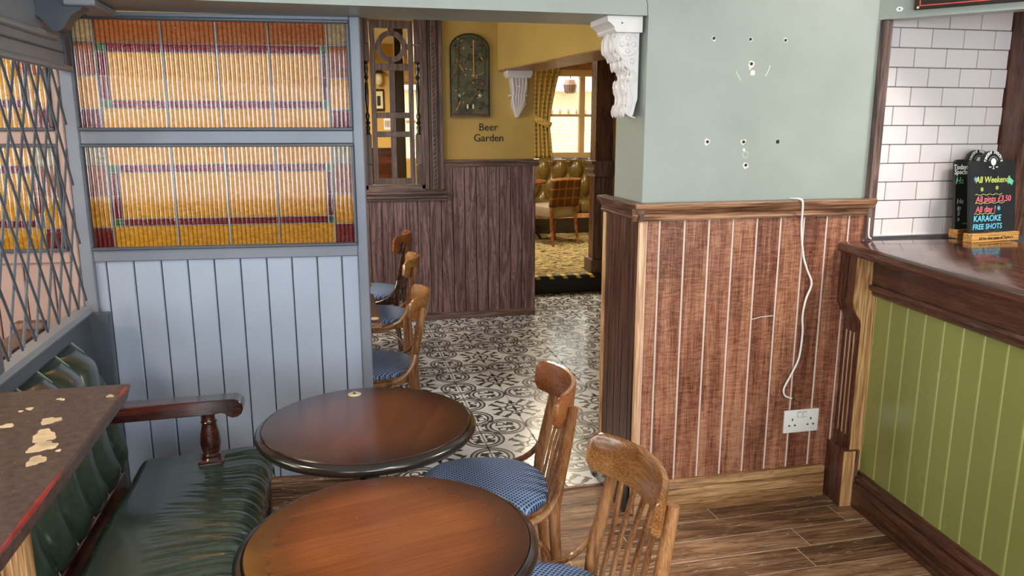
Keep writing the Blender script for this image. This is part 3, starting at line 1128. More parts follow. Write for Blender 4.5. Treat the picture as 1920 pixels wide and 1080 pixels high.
def leaded_section(root, x0, x1, flip=False, mats=('amber', 'amber_dark')):
    """two reeded stained-glass lights, frame, boards; local x along the screen, face towards -y"""
    zu = (1.535, 1.925)
    zl = (1.105, 1.488)
    W = x1 - x0
    # leading positions
    bl, sl, sr, br = x0 + 0.072, x0 + 0.108, x1 - 0.107, x1 - 0.083
    mids = [x0 + 0.298 / 0.958 * W, x0 + 0.485 / 0.958 * W, x0 + 0.668 / 0.958 * W]

    def pane(a, b, c, d, mat):
        g = 0.0012
        MB().box(a + g, -0.002, c + g, b - g, 0.002, d - g).build('pane', M[mat], root, smooth=0)

    def lead(a, b, c, d):
        t_ = 0.0045 if (b - a) < (d - c) else 0.0038
        MB().box(a, -t_, c, b, t_, d).build('came', M['lead'], root, smooth=0, bevel=0.0015)
    for (z0, z1), (t1, t2, b1, b2) in ((zu, (1.838, 1.808, 1.641, 1.614)), (zl, (1.413, 1.385, 1.216, 1.189))):
        cols = [sl] + mids + [sr]
        A, B = mats
        # centre, top and bottom bands
        for a, b in zip(cols, cols[1:]):
            pane(a, b, b2 if False else b1, t2, A)
            sub = 2
            for q in range(sub):
                u0, u1 = a + (b - a) * q / sub, a + (b - a) * (q + 1) / sub
                pane(u0, u1, t2, t1, 'magenta')
                pane(u0, u1, b2, b1, 'magenta')
        cols2 = [bl] + mids + [br]
        for a, b in zip(cols2, cols2[1:]):
            pane(a, b, t1, z1, B if z0 > 1.4 else A)
            pane(a, b, z0, b2, A)
        # side strips and corners
        h3 = (t2 - b1) / 2
        for a, b in ((bl, sl), (sr, br)):
            for q in range(2):
                pane(a, b, b1 + h3 * q, b1 + h3 * (q + 1), 'magenta')
            pane(a, b, t2, t1, 'leaf_glass')
            pane(a, b, b2, b1, 'leaf_glass')
        # outer side borders
        for a, b in ((x0, bl), (br, x1)):
            pane(a, b, z0, b2 - 0.004, 'magenta')
            pane(a, b, b2 - 0.004, (b1 + t2) / 2, A)
            pane(a, b, (b1 + t2) / 2, t1, B)
            pane(a, b, t1, z1, 'frost')
            lead(a, b, b2 - 0.006, b2 - 0.001)
            lead(a, b, (b1 + t2) / 2 - 0.002, (b1 + t2) / 2 + 0.002)
            lead(a, b, t1 - 0.002, t1 + 0.003)
        for zz in (t1, t2, b1, b2):
            lead(bl, br, zz - 0.002, zz + 0.002)
        for xx in mids:
            lead(xx - 0.0035, xx + 0.0035, z0, z1)
        for xx in (bl, br):
            lead(xx - 0.003, xx + 0.003, z0, z1)
        for xx in (sl, sr):
            lead(xx - 0.0025, xx + 0.0025, b2, t1)
        # reeded sheet in front: vertical half-round ribs
        n = int(W / 0.0158)
        vs = []
        sub = 8
        pts = []
        for i in range(n * sub + 1):
            t = i / sub
            ph = t - int(t)
            pts.append((x0 + W * i / (n * sub), -0.012 - 0.0055 * math.sin(PI * ph)))
        sheet = MB()
        vv = [(px, py, z0) for px, py in pts] + [(px, py, z1) for px, py in pts]
        N = len(pts)
        sheet._add(vv, [(i, i + 1, N + i + 1, N + i) for i in range(N - 1)])
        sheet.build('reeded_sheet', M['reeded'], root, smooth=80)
    return zu, zl


def partition(name, loc, rz, x0, x1, postl, postr, label, paintm, framem, bead, boards):
    root = empty(name, loc, rz)
    tag(root, label, 'partition')
    leaded_section(root, x0, x1)
    zs = ((1.925, 1.94), (1.488, 1.535), (1.062, 1.105))
    for z0, z1 in zs:
        MB().box(x0, -0.026, z0, x1, 0.03, z1).build('rail', M[framem], root, bevel=0.003)
    for (p0, p1) in (postl, postr):
        MB().box(p0, -0.03, 0.0, p1, 0.035, 1.94).build('post', M[framem], root, bevel=0.004)
    # glazing beads
    for z0, z1 in ((1.535, 1.925), (1.105, 1.488)):
        for a, b, c, d in ((x0, x1, z0, z0 + 0.011), (x0, x1, z1 - 0.011, z1), (x0, x0 + 0.010, z0 + 0.011, z1 - 0.011), (x1 - 0.010, x1, z0 + 0.011, z1 - 0.011)):
            MB().box(a, -0.040, c, b, -0.018, d).build('glazing_bead', M['grey_paint'], root, bevel=0.003)
    for a, b in zip(boards, boards[1:]):
        MB().box(-(b - a) / 2 + 0.0022, -0.006, 0.16, (b - a) / 2 - 0.0022, 0.006, 1.063).build('board', M[paintm], root, ((a + b) / 2, -0.008, 0), bevel=0.003)
    MB().box(boards[0], 0.0, 0.02, boards[-1], 0.03, 1.063).build('backing', M['grey_paint'], root, smooth=0)
    MB().prism([(-0.03, 0.0), (0.0, 0.0), (0.0, 0.168), (-0.016, 0.168), (-0.018, 0.155), (-0.026, 0.145), (-0.024, 0.132), (-0.03, 0.125)], 'x', boards[0], boards[-1]).build('skirting', M['plank'], root)
    return root


bds = [-0.05, 0.041, 0.137, 0.234, 0.328, 0.423, 0.518, 0.614, 0.707, 0.801, 0.894, 0.959, 0.996]
partition('glass_partition', (-0.86, 3.10, 0), PANG, 0.004, 0.957, (-0.042, 0.004), (0.957, 0.996),
          'blue-grey boarded partition with two reeded stained glass lights', 'blue', 'blue_dark', False, bds)
partition('glass_partition', (-0.86, 3.10, 0), PANG, -1.0, -0.075, (-1.04, -1.0), (-0.075, -0.044),
          'dusty pink stained glass partition seen through the diamond lattice', 'pinkish', 'pinkish', True, [-1.04 + 0.0996 * k for k in range(11)])

# -- lattice screen above the settle
LX = -0.872
scr = empty('lattice_screen', (LX, 2.18, 0))
tag(scr, 'grey painted diamond lattice screen standing on the settle back', 'screen')


def wy(y):
    return y - 2.18


Z0, Z1 = 0.93, 1.735
y_lo, y_hi = 2.20, 2.972
half = MB()
for fam in (1, -1):
    for k in range(-14, 24):
        # line through (2.480 + k*0.1025, 1.515) with slope 2*fam
        yc = 2.480 + 0.1025 * k
        pts = []
        for z in (Z0, Z1):
            y = yc + (z - 1.515) / (2.0 * fam)
            pts.append([y, z])
        (ya, za), (yb, zb) = pts
        if max(ya, yb) < y_lo or min(ya, yb) > y_hi:
            continue

        def clip(y, z, y2, z2):
            if y < y_lo:
                z = z + (z2 - z) * (y_lo - y) / (y2 - y)
                y = y_lo
            if y > y_hi:
                z = z + (z2 - z) * (y_hi - y) / (y2 - y)
                y = y_hi
            return y, z
        a = clip(ya, za, yb, zb)
        b = clip(yb, zb, ya, za)
        if abs(a[1] - b[1]) < 0.03:
            continue
        off = -0.004 if fam > 0 else 0.004
        MB().tube([(off, wy(a[0]), a[1]), (off, wy(b[0]), b[1])], 0.004, 4, flat=(0.0042, 0.004)).build('slat', M['grey_paint'], scr, smooth=0)
MB().box(-0.03, wy(1.55), 1.745, 0.012, wy(3.055), 1.93).box(-0.03, wy(1.55), 1.93, 0.012, wy(2.70), 2.15).build('header_board', M['header'], scr, smooth=0)
MB().tube([(0.012, wy(1.55), 1.745), (0.012, wy(3.05), 1.745)], 0.012, 10).build('bead_moulding', M['header'], scr)
MB().box(0.012, wy(1.55), 1.792, 0.018, wy(3.05), 1.797).build('groove_line', M['grey_paint'], scr, smooth=0)
MB().tube([(0.016, wy(1.55), 1.836), (0.016, wy(2.925), 1.836)], 0.012, 10).build('half_round', M['header'], scr)
MB().box(-0.03, wy(3.0), 1.745, 0.02, wy(3.052), 1.93).build('reeded_end', M['grey_paint'], scr, bevel=0.004)
# ogee bracket under the shelf
og = [(0.012, 1.938), (0.012, 1.888), (0.030, 1.872), (0.042, 1.856), (0.055, 1.842), (0.066, 1.838), (0.078, 1.842), (0.090, 1.854), (0.100, 1.870), (0.112, 1.886), (0.126, 1.898), (0.142, 1.906), (0.148, 1.914), (0.148, 1.938)]
MB().prism(og, 'y', wy(2.77), wy(2.84)).build('bracket', M['grey_paint'], scr)
MB().box(0.10, wy(2.74), 1.915, 0.19, wy(3.0), 1.938).build('shelf_batten', M['header'], scr, bevel=0.004)
MB().box(0.012, wy(1.6), 2.0, 0.15, wy(2.71), 2.03).build('shelf', M['grey_paint'], scr, bevel=0.004)
MB().box(-0.02, wy(2.135), 0.919, 0.02, wy(2.19), 1.75).build('end_post', M['dark_red_wood'], scr, bevel=0.003)

# -- settle
st = empty('settle', (-0.5, 2.0, 0))
tag(st, 'green leather settle with red mahogany arm against the blue partition', 'settle')


def sl(p):
    return (p[0] + 0.5, p[1] - 2.0, p[2])


Y0s, Y1s = 1.84, 2.76
# board of the back, cap
MB().prism([(-0.905 + 0.5, 0.05), (-0.80 + 0.5, 0.05), (-0.868 + 0.5, 0.885), (-0.90 + 0.5, 0.885)], 'y', Y0s - 2.0, 2.98 - 2.0).build('back_board', M['grey_paint'], st, smooth=0)
MB().prism([(-0.915 + 0.5, 0.885), (-0.862 + 0.5, 0.885), (-0.856 + 0.5, 0.895), (-0.862 + 0.5, 0.912), (-0.90 + 0.5, 0.918), (-0.915 + 0.5, 0.905)], 'y', Y0s - 2.0, 2.99 - 2.0).build('cap_rail', M['header'], st)
MB().box(-0.92 + 0.5, 2.975 - 2.0, 0.0, -0.80 + 0.5, 3.01 - 2.0, 0.89).build('end_panel', M['grey_paint'], st, bevel=0.004)
# back cushion: vertical rolls with pinched seams
ch = 0.158


def back_fn(u, v):
    y = Y0s + (Y1s - Y0s) * u
    s = v
    base_x = -0.765 - 0.075 * s
    z = 0.375 + 0.47 * s
    sh = 0.055 * math.sin(s * PI * 1.6 - 0.4)
    ph = ((y + sh - 2.538) / ch) % 1.0
    roll = abs(math.sin(PI * ph)) ** 0.55
    env = min(1.0, math.sin(PI * min(max(s, 0.0), 1.0)) * 1.8 + 0.25)
    endf = min(1.0, (Y1s - y) / 0.03) ** 0.5 if y > Y1s - 0.03 else 1.0
    top = 0.0
    x = base_x + (0.012 + 0.048 * roll * env) * endf - 0.03 * (1 - endf)
    if s > 0.9:
        x -= (s - 0.9) * 0.42
    return sl((x, y, z))


MB().grid(back_fn, 220, 26).build('back_cushion', M['leather_green'], st, smooth=180)
bc = [o for o in children(st) if o.name.startswith('back_cushion')][0]
md = bc.modifiers.new('thick', 'SOLIDIFY')
md.thickness = 0.04
md.offset = 1 if False else -1
for k in range(-9, 2):
    pts = []
    for i in range(15):
        s = i / 14
        sh = 0.055 * math.sin(s * PI * 1.6 - 0.4)
        y = 2.538 + k * ch - sh
        x = -0.765 - 0.075 * s + 0.018 - (max(0, s - 0.9) * 0.42)
        pts.append(sl((x, y, 0.375 + 0.47 * s)))
    if Y0s < 2.538 + k * ch < Y1s - 0.02:
        MB().tube(pts, 0.0028, 6).build('piping', M['piping'], bc)
MB().box(-0.80 + 0.5, Y0s - 2.0, 0.30, -0.74 + 0.5, 2.74 - 2.0, 0.38).build('back_rail', M['dark_red_wood'], st, bevel=0.004)


# seat cushion with gathers along the front
def seat_pts(nu, nv):
    xa, xb = -0.695, -0.245
    vs = []
    for j in range(nv + 1):
        y = Y0s + (2.745 - Y0s) * j / nv
        for i in range(nu + 1):
            u = i / nu
            # rounded plan corner at the far front
            x = xa + (xb - xa) * u
            yy = y
            d_end = 2.745 - y
            z = 0.432
            fr = max(0.0, (u - 0.8) / 0.2)
            z -= 0.085 * (1 - math.sqrt(max(0.0, 1 - fr ** 2.6)))
            bk = max(0.0, (0.1 - u) / 0.1)
            z -= 0.045 * bk ** 2
            ee = max(0.0, (0.05 - d_end) / 0.05)
            z -= 0.05 * (1 - math.sqrt(max(0.0, 1 - ee ** 2.4)))
            amp = 0.0085 * max(0.0, (u - 0.30) / 0.70) ** 1.3
            q = y + 0.02 * math.sin(u * 4 + y * 7) + 0.018 * (u - 0.5)
            z += amp * (math.sin(q * 190) * 0.6 + math.sin(q * 121 + 1.3) * 0.5 + math.sin(q * 67 + u * 3) * 0.5)
            z += 0.006 * math.sin(y * 9 + u * 2)
            vs.append(sl((x, yy, z)))
    return vs


nu, nv = 44, 170
mb = MB()
vs = seat_pts(nu, nv)
w = nu + 1
mb._add(vs, [(j * w + i, j * w + i + 1, (j + 1) * w + i + 1, (j + 1) * w + i) for j in range(nv) for i in range(nu)])
# skirt: drop the rim down to the base
rim = [j * w + nu for j in range(nv + 1)] + [nv * w + i for i in range(nu - 1, -1, -1)]
b0 = len(mb.v)
for i in rim:
    x, y, z = mb.v[i]
    mb.v.append((x - 0.004, y, 0.335))
mb.f += [(rim[k], b0 + k, b0 + k + 1, rim[k + 1]) for k in range(len(rim) - 1)]
mb.build('seat_cushion', M['leather_green'], st, smooth=75)
MB().box(-0.70 + 0.5, Y0s - 2.0, 0.27, -0.262 + 0.5, 2.735 - 2.0, 0.34).build('seat_frame', M['dark_red_wood'], st, bevel=0.006)
for lx, ly in ((-0.29, 2.69), (-0.78, 2.69), (-0.29, 1.9), (-0.78, 1.9)):
    MB().lathe([(0.026, 0), (0.018, 0.03), (0.024, 0.06), (0.034, 0.12), (0.022, 0.17), (0.034, 0.2), (0.034, 0.275)], 16).build('leg', M['black_wood'], st, sl((lx, ly, 0)))
# arm with scroll end and turned support
aw = 0.034
za = 0.655
prof = [(-0.745, za - 0.052), (-0.745, za)] + [(-0.36, za + 0.003)] + [(-0.352 + 0.032 * math.cos(math.radians(t)), za - 0.030 + 0.033 * math.sin(math.radians(t))) for t in (80, 50, 20, -10, -40, -70, -100, -130, -150)] + [(-0.392, za - 0.043), (-0.42, za - 0.047)]
MB().prism([(p[0] + 0.5, p[1]) for p in prof], 'y', 2.60 - 2.0, 2.672 - 2.0).build('arm', M['dark_red_wood'], st, bevel=0.003)
MB().lathe([(0.036, 0.0), (0.036, 0.018), (0.030, 0.026), (0.032, 0.034), (0.026, 0.040), (0.030, 0.050), (0.034, 0.075), (0.031, 0.105), (0.024, 0.138), (0.023, 0.145), (0.027, 0.149), (0.023, 0.153), (0.021, 0.16), (0.020, 0.185)], 24).build('arm_post', M['dark_red_wood'], st, sl((-0.437, 2.637, 0.425)))
MB().box(-0.04, -0.036, 0, 0.04, 0.036, 0.02).build('post_block', M['dark_red_wood'], st, sl((-0.437, 2.637, 0.424)), bevel=0.005)

st2 = empty('settle', (-1.03, 2.3, 0))
tag(st2, 'dark brown settle back of the next booth glimpsed through the lattice', 'settle')
MB().box(-0.05, -0.5, 0.0, 0.05, 0.62, 0.835).build('back_board', M['black'], st2, smooth=0)
MB().prism([(-0.055, 0.835), (0.045, 0.835), (0.05, 0.845), (0.04, 0.866), (-0.03, 0.87), (-0.055, 0.855)], 'y', -0.5, 0.62).build('cap_rail', M['bracket'], st2)
MB().box(-0.055, 0.585, 0.80, 0.05, 0.63, 0.892).build('end_block', M['bracket'], st2, bevel=0.012, seg=2)

# -- dark worn ledge table in front of the settle
lt = empty('high_table', (-0.78, 1.1, 0))
tag(lt, 'dark brown high table with chipped paint and worn red edge', 'table')


def lp(p):
    return (p[0] + 0.78, p[1] - 1.1, p[2])


tp = MB().prism([(-1.20 + 0.78, 0.955), (-0.462 + 0.78, 0.955), (-0.447 + 0.78, 0.975), (-0.445 + 0.78, 0.996), (-0.449 + 0.78, 1.0), (-1.20 + 0.78, 1.0)], 'y', 0.35 - 1.1, 1.757 - 1.1)
for i, v in enumerate(tp.v):
    if v[2] < 0.98 and v[1] > 0.6:
        tp.v[i] = (v[0], v[1] - 0.06 * (0.996 - v[2]) / 0.04, v[2])
top = tp.build('table_top', M['ledge'], lt, smooth=30)
for y0_, y1_, wd in ((1.66, 1.752, 0.006), (1.0, 1.36, 0.007), (0.4, 0.95, 0.007)):
    MB().tube([lp((-0.4495, y0_, 0.9975)), lp((-0.4485, (y0_ + y1_) / 2, 0.998)), lp((-0.4495, y1_, 0.9975))], [0.001, wd * 0.8, 0.001], 6).build('worn_edge', M['ledge_red'], lt)
for cx, cy, rx, ry, a in ((-0.541, 1.557, 0.017, 0.018, -0.5), (-0.527, 1.478, 0.018, 0.034, 0.3), (-0.513, 1.424, 0.022, 0.024, -0.6), (-0.503, 1.363, 0.014, 0.021, 0.0), (-0.612, 1.546, 0.013, 0.011, 0.2), (-0.467, 1.681, 0.007, 0.009, 0.6), (-0.564, 1.686, 0.005, 0.005, 0.3), (-0.556, 1.680, 0.004, 0.006, 0.3), (-0.603, 1.637, 0.006, 0.009, 0.6), (-0.615, 1.625, 0.004, 0.005, 0.6), (-0.62, 1.30, 0.007, 0.012, 0), (-0.545, 1.21, 0.004, 0.006, 0), (-0.48, 1.40, 0.004, 0.005, 0)):
    pts = []
    ph_ = random.random() * 6
    for k in range(30):
        t = 2 * PI * k / 30
        q = 1 + 0.16 * math.sin(3 * t + ph_) + 0.08 * math.sin(7 * t + 2 * ph_) + random.uniform(-0.04, 0.04)
        ex, ey = rx * q * math.cos(t), ry * q * math.sin(t)
        pts.append((cx + ex * math.cos(a) - ey * math.sin(a) + 0.78, cy + ex * math.sin(a) + ey * math.cos(a) - 1.1))
    MB().prism(pts, 'z', 0.9995, 1.0006).build('worn_patch', M['bare_wood'], lt, smooth=0)
for lx, ly in ((-0.690, 1.70), (-1.12, 1.70), (-0.690, 0.45), (-1.12, 0.45)):
    MB().box(-0.025, -0.025, 0, 0.025, 0.025, 0.956).build('leg', M['bar_light'], lt, lp((lx, ly, 0)), bevel=0.004)
for ly in (1.66, 0.45):
    MB().box(-1.08 + 0.78, ly - 1.1 - 0.012, 0.86, -0.70 + 0.78, ly - 1.1 + 0.012, 0.955).build('apron', M['ledge'], lt, smooth=0)


# -- round pub tables
def round_table(loc, r, topmat, label, rz):
    t = empty('pub_table', loc, rz)
    tag(t, label, 'table')
    z = 0.70
    prof = [(0.02, z - 0.040), (r - 0.02, z - 0.040), (r + 0.004, z - 0.034), (r + 0.013, z - 0.022), (r + 0.013, z - 0.014), (r + 0.006, z - 0.007), (r - 0.003, z - 0.003), (r - 0.006, z - 0.006), (0.02, z - 0.006)]
    MB().lathe(prof, 72).build('rim', M['black_wood'], t, smooth=50)
    MB().lathe([(0.01, z - 0.012), (r - 0.006, z - 0.012), (r - 0.006, z - 0.003), (r - 0.009, z), (0.01, z)], 72).build('table_top', topmat, t, smooth=40)
    MB().lathe([(0.05, 0.10), (0.05, 0.14), (0.032, 0.18), (0.034, 0.4), (0.028, 0.55), (0.036, 0.60), (0.06, 0.655)], 24).build('column', M['black_wood'], t)
    MB().lathe([(0.12, 0.650), (0.12, 0.661)], 24).build('top_plate', M['iron'], t)
    for k in range(4):
        a = PI / 2 * k - rz
        pts = [(0.04 * math.cos(a), 0.04 * math.sin(a), 0.13), (0.13 * math.cos(a), 0.13 * math.sin(a), 0.11), (0.21 * math.cos(a), 0.21 * math.sin(a), 0.05), (0.25 * math.cos(a), 0.25 * math.sin(a), 0.018)]
        MB().tube(smoothpath(pts, 4), 0.016, 8).build('foot', M['iron'], t)
    return t


round_table((0.087, 1.51, 0), 0.302, M['top_near'], 'nearer round pub table with orange-brown sunburst top', 0.25)
round_table((0.075, 2.196, 0), 0.307, M['top_far'], 'round dark brown pub table with cream number disc against blue partition', -0.35)


def number_disc(loc, rz, label, digit):
    o = empty('number_disc', loc, rz)
    tag(o, label, 'disc', 'table number discs')
    MB().lathe([(0.021, 0), (0.021, 0.002), (0.019, 0.0032), (0.004, 0.0032)], 28).build('disc', M['cream'], o)
    MB().lathe([(0.0165, 0.0031), (0.0165, 0.0036), (0.0152, 0.0036), (0.0152, 0.0031)], 28).build('ring', M['gold'], o)
    if digit:
        text_mesh(digit, 0.024, 'digit', M['hole'], o, Matrix.Translation((0, 0, 0.0036)), extrude=0.0003, bold=0.0006)
    return o


number_disc((0.045, 2.437, 0.7), 0.2, 'cream number disc on the far rim of the round table', '6')


# -- bentwood chairs
def make_chair(name, label, group, railmat):
    c = empty(name)
    tag(c, label, 'chair', group)
    # seat frame and pad: D-shaped plan (wider at the front)
    def plan(k, n, s):
        a = 2 * PI * k / n
        x, y = math.cos(a), math.sin(a)
        sx = 0.208 if x > 0 else 0.215
        e = 0.86
        px = -math.copysign(abs(x) ** e, -x) * sx
        py = math.copysign(abs(y) ** e, y) * (0.212 - 0.012 * x)
        return px * s, py * s
    n = 48
    fr = MB()
    vs, fs = [], []
    for s, z in ((0.93, 0.36), (1.0, 0.364), (1.0, 0.396), (0.975, 0.402), (0.5, 0.402)):
        for k in range(n):
            px, py = plan(k, n, s)
            vs.append((px, py, z))
    for i in range(4):
        for k in range(n):
            k2 = (k + 1) % n
            fs.append((i * n + k, i * n + k2, (i + 1) * n + k2, (i + 1) * n + k))
    fs += [tuple(range(n))[::-1], tuple(range(4 * n, 5 * n))]
    fr._add(vs, fs)
    fr.build('seat_frame', M['chair_wood'], c)
    pd = MB()
    vs, fs = [], []
    prof = [(0.965, 0.400), (0.985, 0.410), (0.975, 0.421), (0.93, 0.430), (0.8, 0.438), (0.55, 0.443), (0.25, 0.445), (0.02, 0.4455)]
    for s, z in prof:
        for k in range(n):
            px, py = plan(k, n, s)
            vs.append((px, py, z))
    for i in range(len(prof) - 1):
        for k in range(n):
            k2 = (k + 1) % n
            fs.append((i * n + k, i * n + k2, (i + 1) * n + k2, (i + 1) * n + k))
    fs += [tuple(range(n))[::-1], tuple(range((len(prof) - 1) * n, len(prof) * n))]
    pd._add(vs, fs)
    pd.build('seat_pad', M['seat'], c, smooth=70)
    # back posts continuing as rear legs
    for s in (-1, 1):
        path = smoothpath([(0.255, s * 0.152, 0.733), (0.236, s * 0.158, 0.62), (0.212, s * 0.166, 0.50), (0.198, s * 0.172, 0.40), (0.205, s * 0.178, 0.25), (0.232, s * 0.186, 0.0)], 4)
        nn = len(path)
        MB().tube(path, [0.0150 + 0.003 * math.sin(PI * i / nn) for i in range(nn)], 12).build('rear_leg', M['chair_wood'], c)
        path = smoothpath([(-0.150, s * 0.150, 0.375), (-0.160, s * 0.158, 0.2), (-0.176, s * 0.172, 0.0)], 4)
        MB().tube(path, [0.017 - 0.005 * i / (len(path) - 1) for i in range(len(path))], 12).build('front_leg', M['chair_wood'], c)
        # bent brace from back post to seat side
        path = smoothpath([(0.215, s * 0.184, 0.515), (0.200, s * 0.196, 0.468), (0.160, s * 0.212, 0.420), (0.095, s * 0.221, 0.392), (0.02, s * 0.2235, 0.380)], 5)
        MB().tube(path, 0.010, 10).build('brace', M['chair_wood'], c)
        # bent hoop under the seat
        path = smoothpath([(0.205, s * 0.172, 0.20), (0.165, s * 0.175, 0.295), (0.09, s * 0.18, 0.345), (0.02, s * 0.182, 0.352), (-0.06, s * 0.18, 0.335), (-0.125, s * 0.168, 0.27), (-0.152, s * 0.158, 0.19)], 5)
        MB().tube(path, 0.0085, 8).build('hoop', M['chair_wood'], c)

    # curved top rail
    def rx(y):
        return 0.193 + 0.078 * (1 - (abs(y) / 0.196) ** 2.2)

    N = 36
    out = []
    rail = MB()
    vs = []
    th = 0.0095
    for i in range(N + 1):
        t = -1 + 2 * i / N
        y = 0.196 * t
        e = abs(t)
        rnd_ = math.sqrt(max(0.0, 1 - max(0.0, (e - 0.86) / 0.14) ** 2))
        zc = 0.727
        hh = (0.055 - 0.005 * e * e) * (0.62 + 0.38 * rnd_)
        lean = 0.10
        x = rx(y)
        d = 1e-3
        sl_ = (rx(y + d) - rx(y - d)) / (2 * d)
        nx, ny = 1.0, -sl_
        L = math.hypot(nx, ny)
        nx, ny = nx / L, ny / L
        for zz, ins in ((zc - hh, 0.6), (zc - hh * 0.86, 1.0), (zc + hh * 0.86, 1.0), (zc + hh, 0.6)):
            xo = lean * (zz - zc)
            vs.append((x + xo + nx * th * ins, y + ny * th * ins, zz))
        for zz, ins in ((zc + hh, 0.6), (zc + hh * 0.86, 1.0), (zc - hh * 0.86, 1.0), (zc - hh, 0.6)):
            xo = lean * (zz - zc)
            vs.append((x + xo - nx * th * ins, y - ny * th * ins, zz))
    fs = []
    for i in range(N):
        for k in range(8):
            k2 = (k + 1) % 8
            fs.append((i * 8 + k, i * 8 + k2, (i + 1) * 8 + k2, (i + 1) * 8 + k))
    fs += [tuple(range(8)), tuple(range(N * 8, N * 8 + 8))[::-1]]
    rail._add(vs, fs)
    rail.build('top_rail', railmat, c, smooth=45)
    for k in range(5):
        y = -0.098 + 0.049 * k
        MB().tube([(0.193 - 0.10 * abs(y) * 0.6, y * 0.9, 0.40), (0.222, y * 0.95, 0.55), (rx(y) - 0.004, y, 0.70)], 0.007, 8, flat=(0.0055, 0.0105)).build('slat', M['chair_wood'], c)
    return c


ch_proto = make_chair('bentwood_chair', 'worn honey bentwood chair with blue seat at the nearer round table', 'bentwood chairs', M['rail_wood'])
ch_proto.location = (0.440, 1.585, 0)
ch_proto.rotation_euler.z = math.radians(3)
for (x, y, a, lab, red) in (
        (0.440, 2.262, -7, 'bentwood chair with reddish top rail beside the dark round table', True),
        (0.160, 3.665, -8, 'bentwood chair with blue seat just past the edge of blue partition', False),
        (0.230, 4.700, -8, 'middle of the three bentwood chairs standing on the patterned tiles', False),
        (0.235, 5.200, -14, 'tall dark-stained chair furthest along the passage by the plum boards', True)):
    c = copy_tree(ch_proto)
    c.location = (x, y, 0)
    c.rotation_euler.z = math.radians(a)
    c['label'] = lab
    if red:
        for k in children(c):
            if k.name.startswith('top_rail'):
                k.data = k.data.copy()
                k.data.materials[0] = M['rail_wood_red']
    if y > 5:
        c.scale = (1, 1, 1.1)
        for k in children(c):
            if not k.name.startswith('seat_pad'):
                k.data = k.data.copy()
                k.data.materials[0] = M['bar_wood'] if not k.name.startswith('top_rail') else M['rail_wood_red']


# -- square tables in the passage, mostly behind the partition
def square_table(x0, y0, x1, y1, label):
    cx, cy = (x0 + x1) / 2, (y0 + y1) / 2
    t = empty('square_table', (cx, cy, 0))
    tag(t, label, 'table', 'square tables in the passage')
    hx, hy = (x1 - x0) / 2, (y1 - y0) / 2
    MB().box(-hx, -hy, 0.668, hx, hy, 0.70).build('table_top', M['bar_top'], t, bevel=0.004)
    MB().box(-hx - 0.003, -hy - 0.003, 0.672, hx + 0.003, -hy, 0.694).build('edge_strip', M['skirt'], t, smooth=0)
    MB().lathe([(0.05, 0.04), (0.04, 0.1), (0.03, 0.3), (0.035, 0.6), (0.08, 0.668)], 20).build('column', M['iron'], t)
    MB().box(-0.2, -0.03, 0.0, 0.2, 0.03, 0.05).box(-0.03, -0.2, 0.0, 0.03, 0.2, 0.05).build('base', M['iron'], t, bevel=0.006)
    return t


square_table(-0.42, 3.385, 0.192, 3.99, 'square brown table cut off by the partition edge with number disc')
square_table(-0.42, 4.315, 0.197, 4.92, 'second square table further along the passage behind the partition')
number_disc((0.165, 3.445, 0.7), 0.1, 'cream number disc on the corner of the square table', '')


# -- bar counter
TB = math.radians(-5.19)
bar = empty('bar_counter', (2.056, 2.614, 0), TB)
tag(bar, 'bar counter with olive green boards and polished dark wood top', 'bar')
# local: x to the right, y away; front of the skirting at x = 0
MB().box(0.0325, -2.3, 0.0, 0.62, 0.09, 1.05).build('carcass', M['olive_gap'], bar, smooth=0)
gs = [0.06, -0.028 - 0.0]
y = 0.055
eds = [0.075, -0.028, -0.128, -0.228, -0.329, -0.428, -0.522, -0.619, -0.719, -0.819, -0.919, -1.019, -1.119, -1.219, -1.319, -1.419, -1.519, -1.619, -1.719, -1.819, -1.919, -2.019, -2.119, -2.219, -2.3]
for a, b in zip(eds[1:], eds):
    w = b - a
    MB().box(-0.006, -w / 2 + 0.0028, 0.10, 0.008, w / 2 - 0.0028, 0.905).build('board', M['olive'], bar, (0.036, (a + b) / 2, 0), bevel=0.0025)
MB().box(0.008, -2.3, 0.935, 0.05, 0.06, 1.055).build('fascia', M['bar_wood'], bar, smooth=0)
MB().prism([(0.03, 0.892), (0.018, 0.894), (0.010, 0.903), (0.012, 0.912), (0.0, 0.918), (-0.006, 0.930), (-0.002, 0.940), (0.03, 0.942)], 'y', -2.3, 0.055).build('fascia_moulding', M['bar_wood'], bar)
MB().prism([(0.05, 0.0), (0.0, 0.0), (0.0, 0.098), (0.003, 0.104), (0.012, 0.108), (0.006, 0.118), (0.010, 0.132), (0.022, 0.140), (0.024, 0.150), (0.034, 0.154), (0.05, 0.154)], 'y', -2.3, -0.005).build('skirting', M['bar_wood'], bar)
# top with a rounded nose
nose = [(-0.062, 1.055), (-0.074, 1.059), (-0.080, 1.070), (-0.080, 1.080), (-0.074, 1.090), (-0.064, 1.0945), (0.62, 1.0945), (0.62, 1.055)]
MB().prism(nose, 'y', -2.3, 0.092).build('counter_top', M['bar_top'], bar, smooth=40)
MB().prism([(-0.045, 1.044), (-0.062, 1.050), (-0.062, 1.056), (0.02, 1.056), (0.02, 1.044)], 'y', -2.3, 0.03).build('nose_moulding', M['bar_wood'], bar)
